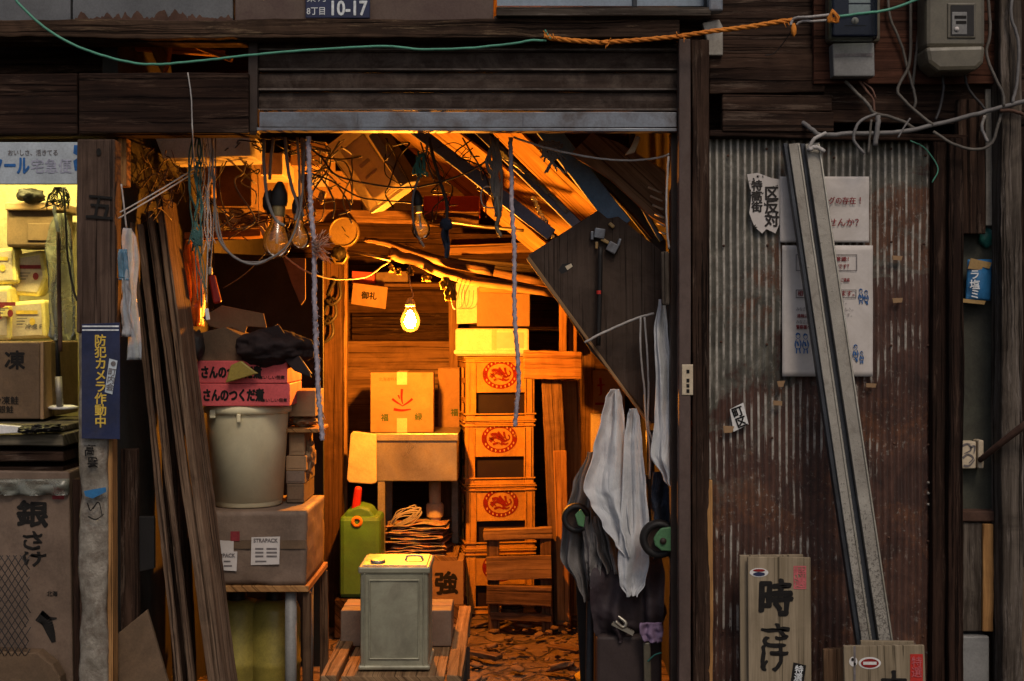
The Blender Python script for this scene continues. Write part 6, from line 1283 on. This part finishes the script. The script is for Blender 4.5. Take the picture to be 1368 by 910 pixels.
# ================================================================ LEFT STALL
t = thing('dark_appliance', 'brown boxy appliance hanging in the yellow lit stall', 'appliance', P(40,332,.6))
g = MB(); g.pbox(8,276,74,330,.62,.2); obj('casing', g, M['card_dark'], t, bevel=.01); g = MB(); g.pbox(6,270,80,281,.60,.24); obj('lid', g, M['card'], t, bevel=.006); g = MB(); g.pbox(36,298,72,322,.615,.01); obj('front_plate', g, M['card_dark'], t, bevel=.004)
g = MB(); g.blob(P(42,262,.6),(.05,.05,.025),.4,sub=3); solo('black_rag', g, M['black'], 'black rag lump on the brown appliance lid', 'rag')
g = MB()
for i in range(40): g.tube([P(80+R(-8,8),250,.32), P(78+R(-16,16),262+R(0,8),.32), P(76+R(-22,20),268+R(0,14),.32)], .0014, n=4, sub=3)
solo('black_fringe', g, M['black'], 'black brush fringe hanging over the clear bag', 'fringe')
def packet(poly, Y, t_, lab, mat='packet', tilt=0, mark=None):
    t = thing('snack_packet', lab, 'packet', P(poly[2][0],poly[2][1],Y), 'packets stacked in the yellow lit stall'); g = MB(); g.plate(poly, Y, t_); obj('wrapper', g, M[mat], t, bevel=.012)
    g = MB(); decal(g, [((p[0]*4+sum(q[0] for q in poly)/len(poly)*1)/5, (p[1]*4+sum(q[1] for q in poly)/len(poly))/5) for p in poly], Y, .003); obj('front_panel', g, M['cream' if mat == 'packet' else 'packet'], t)
    cx_, cy_ = sum(q[0] for q in poly)/len(poly), sum(q[1] for q in poly)/len(poly); g = MB()
    decal(g, rect(cx_-14, cy_-13, cx_+15, cy_-8), Y, .006); decal(g, ell(cx_+8, cy_+2, 4, 5, 10), Y, .006); obj('print', g, M['ink_maroon' if len(lab) % 2 else 'ink_yellow'], t)
    g = MB()
    for q in range(3): decal(g, rect(cx_-13, cy_-3+q*4, cx_+1-q*3, cy_-1.6+q*4), Y, .006)
    obj('small_print', g, M['ink_grey'], t)
    if mark: g = MB(); write(g, mark[0], mark[1], mark[2], Y-.003, 7, w=mark[3], bold=.03); obj('lettering', g, M['ink_grey'], t)
packet([(-30,335),(20,330),(23,378),(-28,382)], .66, .08, 'yellow packet with orange edge at the far left')
packet([(20,340),(56,334),(62,372),(52,396),(12,394)], .70, .08, 'large pale packet in the middle of the yellow stall')
packet([(10,404),(60,400),(62,452),(12,455)], .66, .10, 'pale packet with small dark print above the freezer carton', mark=('冷凍 F', 45, 436, 22))
packet([(-30,384),(14,382),(14,455),(-30,456)], .64, .10, 'packet behind the carton at the far left edge')
packet([(0,410),(13,409),(13,424),(0,424)], .60, .04, 'little packet with a dark corner at the left edge', 'yellow')
t = thing('clear_bag', 'clear plastic bag hanging beside the front post in the stall', 'bag', P(82,450,.3))
g = MB(); g.cloth([(285,74,90,.32),(310,68,98,.32),(340,63,103,.32),(400,61,104,.32),(445,64,103,.32),(455,68,100,.32)], 22, 46, .02, 2.2, 6); obj('bag', g, M['bag_clear'], t, solid=.0015)
g = MB(); g.tube([P(72,275,.3), P(76,300,.3), P(79,312,.3)], .007, jit=.002); obj('tied_neck', g, M['bag_white'], t)
g = MB(); g.tube([P(78,310,.28), P(79,400,.28), P(81,470,.28)], .0075, n=8); solo('red_stick', g, M['rust'], 'dark red stick in front of the clear bag', 'stick')
cable('stall_cable', [(84,250,.25),(88,290,.25),(90,340,.25),(97,385,.25),(103,402,.25)], .004, M['cable_dark'], 'dark cable hanging over the clear bag')
t = thing('hook_pole', 'dark rod with a pale ferrule standing in the stall', 'rod', P(80,545,.35))
g = MB(); g.tube([P(76,440,.36), P(78,503,.36)], .008, n=10); obj('shaft', g, M['black'], t); g = MB(); g.tube([P(78,503,.36), P(80,543,.36)], .012, n=10); obj('ferrule', g, M['alu'], t)
t = thing('freezer_carton', 'brown carton marked with a big black character on the stall shelf', 'carton', P(28,560,.28))
g = MB(); a, b = P(-60,0,.30).x, P(53,0,.30).x; z0, z1 = P(0,560,.30).z, P(0,457,.30).z; g.box(((a+b)/2,.50,(z0+z1)/2),(b-a,.4,z1-z0)); obj('body', g, M['card_dark'], t, bevel=.005)
g = MB(); g.plate([(54,457),(71,455),(72,553),(54,560)], .302, .01, [0,.18,.18,0]); obj('side_panel', g, M['card'], t)
g = MB(); write(g, '凍', 20, 481, .30, 24, w=26, bold=.03); write(g, '冷凍鮭', 8, 535, .30, 10, bold=.01); write(g, '銀鮭', 8, 547, .30, 9, bold=.01); obj('lettering', g, M['ink_black'], t)
g = MB(); g.lathe([(.05,0),(.055,.006),(.035,.012),(.012,.012)], P(84,546,.4), 20); solo('white_dish', g, M['white'], 'small white dish at the edge of the stall shelf', 'dish')
t = thing('stall_shelf', 'stack of weathered shelf boards holding the freezer carton', 'shelf', P(40,640,.2))
for (y,hh,Y_,mt) in ((566,9,.2,'stall_board'),(582,16,.12,'stall_board'),(602,14,.14,'wood_dark'),(620,12,.16,'wood_dark')):
    g = MB(); g.bar(P(-60,y,Y_+.2), P(112,y,Y_+.2), hh*S(Y_), .42, jit=.002); obj('board', g, M[mt], t, bevel=.004)
g = MB(); g.blob(P(62,572,.12),(.05,.06,.014),.4,sub=4,flat=-.01); g.blob(P(40,574,.10),(.035,.05,.012),.3,sub=4,seed=2); solo('flat_hat', g, M['black'], 'dark flattened hat on the stall shelf', 'hat')
g = MB(); g.plate([(-20,566),(30,570),(38,578),(-20,581)], .09, .02); solo('paper_sheet', g, M['white'], 'pale folded paper on the front of the stall shelf', 'paper', bevel=.003)
t = thing('salmon_carton', 'weathered carton with black brushed characters below the stall shelf', 'carton', P(40,1000,.15))
g = MB(); g.plate([(-60,628),(92,630),(100,1040),(-60,1040)], .14, .3); obj('body', g, M['card_brown'], t, bevel=.006)
g = MB(); write(g, '銀', 43, 686, .14, 34, w=40, bold=.035, wob=3); write(g, 'さ', 44, 722, .14, 22, w=26, bold=.03, wob=3); write(g, 'け', 46, 746, .14, 18, w=28, bold=.03, wob=3); write(g, '北海', 70, 793, .14, 7, w=14, bold=.02)
stroke(g, [(52,822),(62,830),(68,845),(72,858)], 16, .14); stroke(g, [(56,818),(66,826),(76,826)], 6, .14); obj('lettering', g, M['ink_black'], t)
g = MB(); decal(g, rect(70,651,86,667), .14); obj('red_stamp', g, M['ink_maroon'], t)
g = MB(); g.cloth([(640,-20,90,.12),(650,-20,90,.115),(662,-20,88,.12)], 20, 6, .006, 4, 1); obj('tape', g, M['bag_clear'], t, solid=.001)
g = MB()
for i in range(-14,14):                                  # diamond mesh
    for sgn in (1,-1):
        q = [(i*9+(0 if sgn > 0 else 40)+sgn*k*6.2, 742+k*9.6) for k in range(15)]; q = [p for p in q if -18 <= p[0] <= 41]
        if len(q) > 1: g.tube([P(x, y, .06) for x, y in q], .0016, n=4, spline=False)
solo('wire_mesh', g, M['cable_dark'], 'black diamond wire mesh in front of the brushed carton', 'mesh')
g = MB(); g.plate([(-60,868),(50,872),(70,888),(80,905),(100,1040),(-60,1040)], .06, .06); solo('dark_tray', g, M['card_dark'], 'dark tray edge at the bottom left corner', 'tray', bevel=.006)
g = MB(); g.plate([(96,640),(106,640),(106,1040),(100,1040)], .10, .2); solo('narrow_crate_side', g, M['wood_black'], 'dark narrow board between carton and wrapped post', 'board', bevel=.004)
t = thing('stall_lamp', 'yellow fluorescent tube lamp mounted high inside the stall', 'lamp', (-1.75,.45,2.05))
g = MB(); g.tube([(-2.25,.45,2.10),(-1.40,.45,2.10)], .016, n=12, spline=False); obj('tube', g, M['emit_tube'], t)
g = MB(); g.box((-1.82,.45,2.14),(.95,.09,.03)); obj('fitting', g, M['white'], t, bevel=.006)
# dusty air of the alley and the shed
hz = bpy.data.materials.new('haze'); hz.use_nodes = True; ht = hz.node_tree; ht.nodes.clear(); ho = ht.nodes.new('ShaderNodeOutputMaterial'); hv = ht.nodes.new('ShaderNodeVolumePrincipled')
hv.inputs['Color'].default_value = (.9,.88,.84,1); hv.inputs['Density'].default_value = HAZE; hv.inputs['Anisotropy'].default_value = 0.0; ht.links.new(hv.outputs[0], ho.inputs['Volume'])
if HAZE:
    g = MB(); g.box((0,-6,1.55), (48,44,5.9)); solo('haze', g, hz, None, None, kind='stuff')
# ================================================================ CAMERA, DAYLIGHT, RENDER
cam = bpy.data.cameras.new('camera'); co = bpy.data.objects.new('camera', cam); COL.objects.link(co); sc.camera = co
co.location = (0, -D, H); co.rotation_euler = (PI/2, 0, 0); cam.sensor_width = 36; cam.lens = 36*F/1368; cam.shift_y = -15/1368; cam.clip_end = 2000
w = bpy.data.worlds.new('World'); sc.world = w; w.use_nodes = True; nt = w.node_tree; bg = nt.nodes['Background']
sky = nt.nodes.new('ShaderNodeTexSky'); sky.sky_type = 'NISHITA'; sky.sun_disc = False
EL, AZ = math.radians(50), math.radians(166)               # sun behind the viewer, veiled
sky.sun_elevation = EL; sky.sun_rotation = AZ; sky.air_density = 1.0; sky.dust_density = 4.0; sky.ozone_density = 1.0
nt.links.new(sky.outputs[0], bg.inputs[0]); bg.inputs[1].default_value = SKY
su = bpy.data.lights.new('sun', 'SUN'); so = bpy.data.objects.new('sun', su); COL.objects.link(so)
su.energy = SUN; su.angle = math.radians(14); su.color = (1.0, .86, .70)
d = Vector((math.sin(AZ)*math.cos(EL), math.cos(AZ)*math.cos(EL), math.sin(EL)))
so.rotation_euler = (-d).to_track_quat('-Z', 'Y').to_euler(); so.location = d*20
vs = sc.view_settings; sc.display_settings.display_device = 'sRGB'; vs.view_transform = 'Standard'; vs.look = 'None'; vs.exposure = EXPO; vs.gamma = 1; vs.use_curve_mapping = False
cy = sc.cycles; cy.use_denoising = True; cy.max_bounces = 8; cy.diffuse_bounces = 4; cy.transparent_max_bounces = 12; cy.sample_clamp_indirect = 6.0; cy.caustics_reflective = False; cy.caustics_refractive = False
try: cy.denoiser = 'OPENIMAGEDENOISE'
except Exception: pass
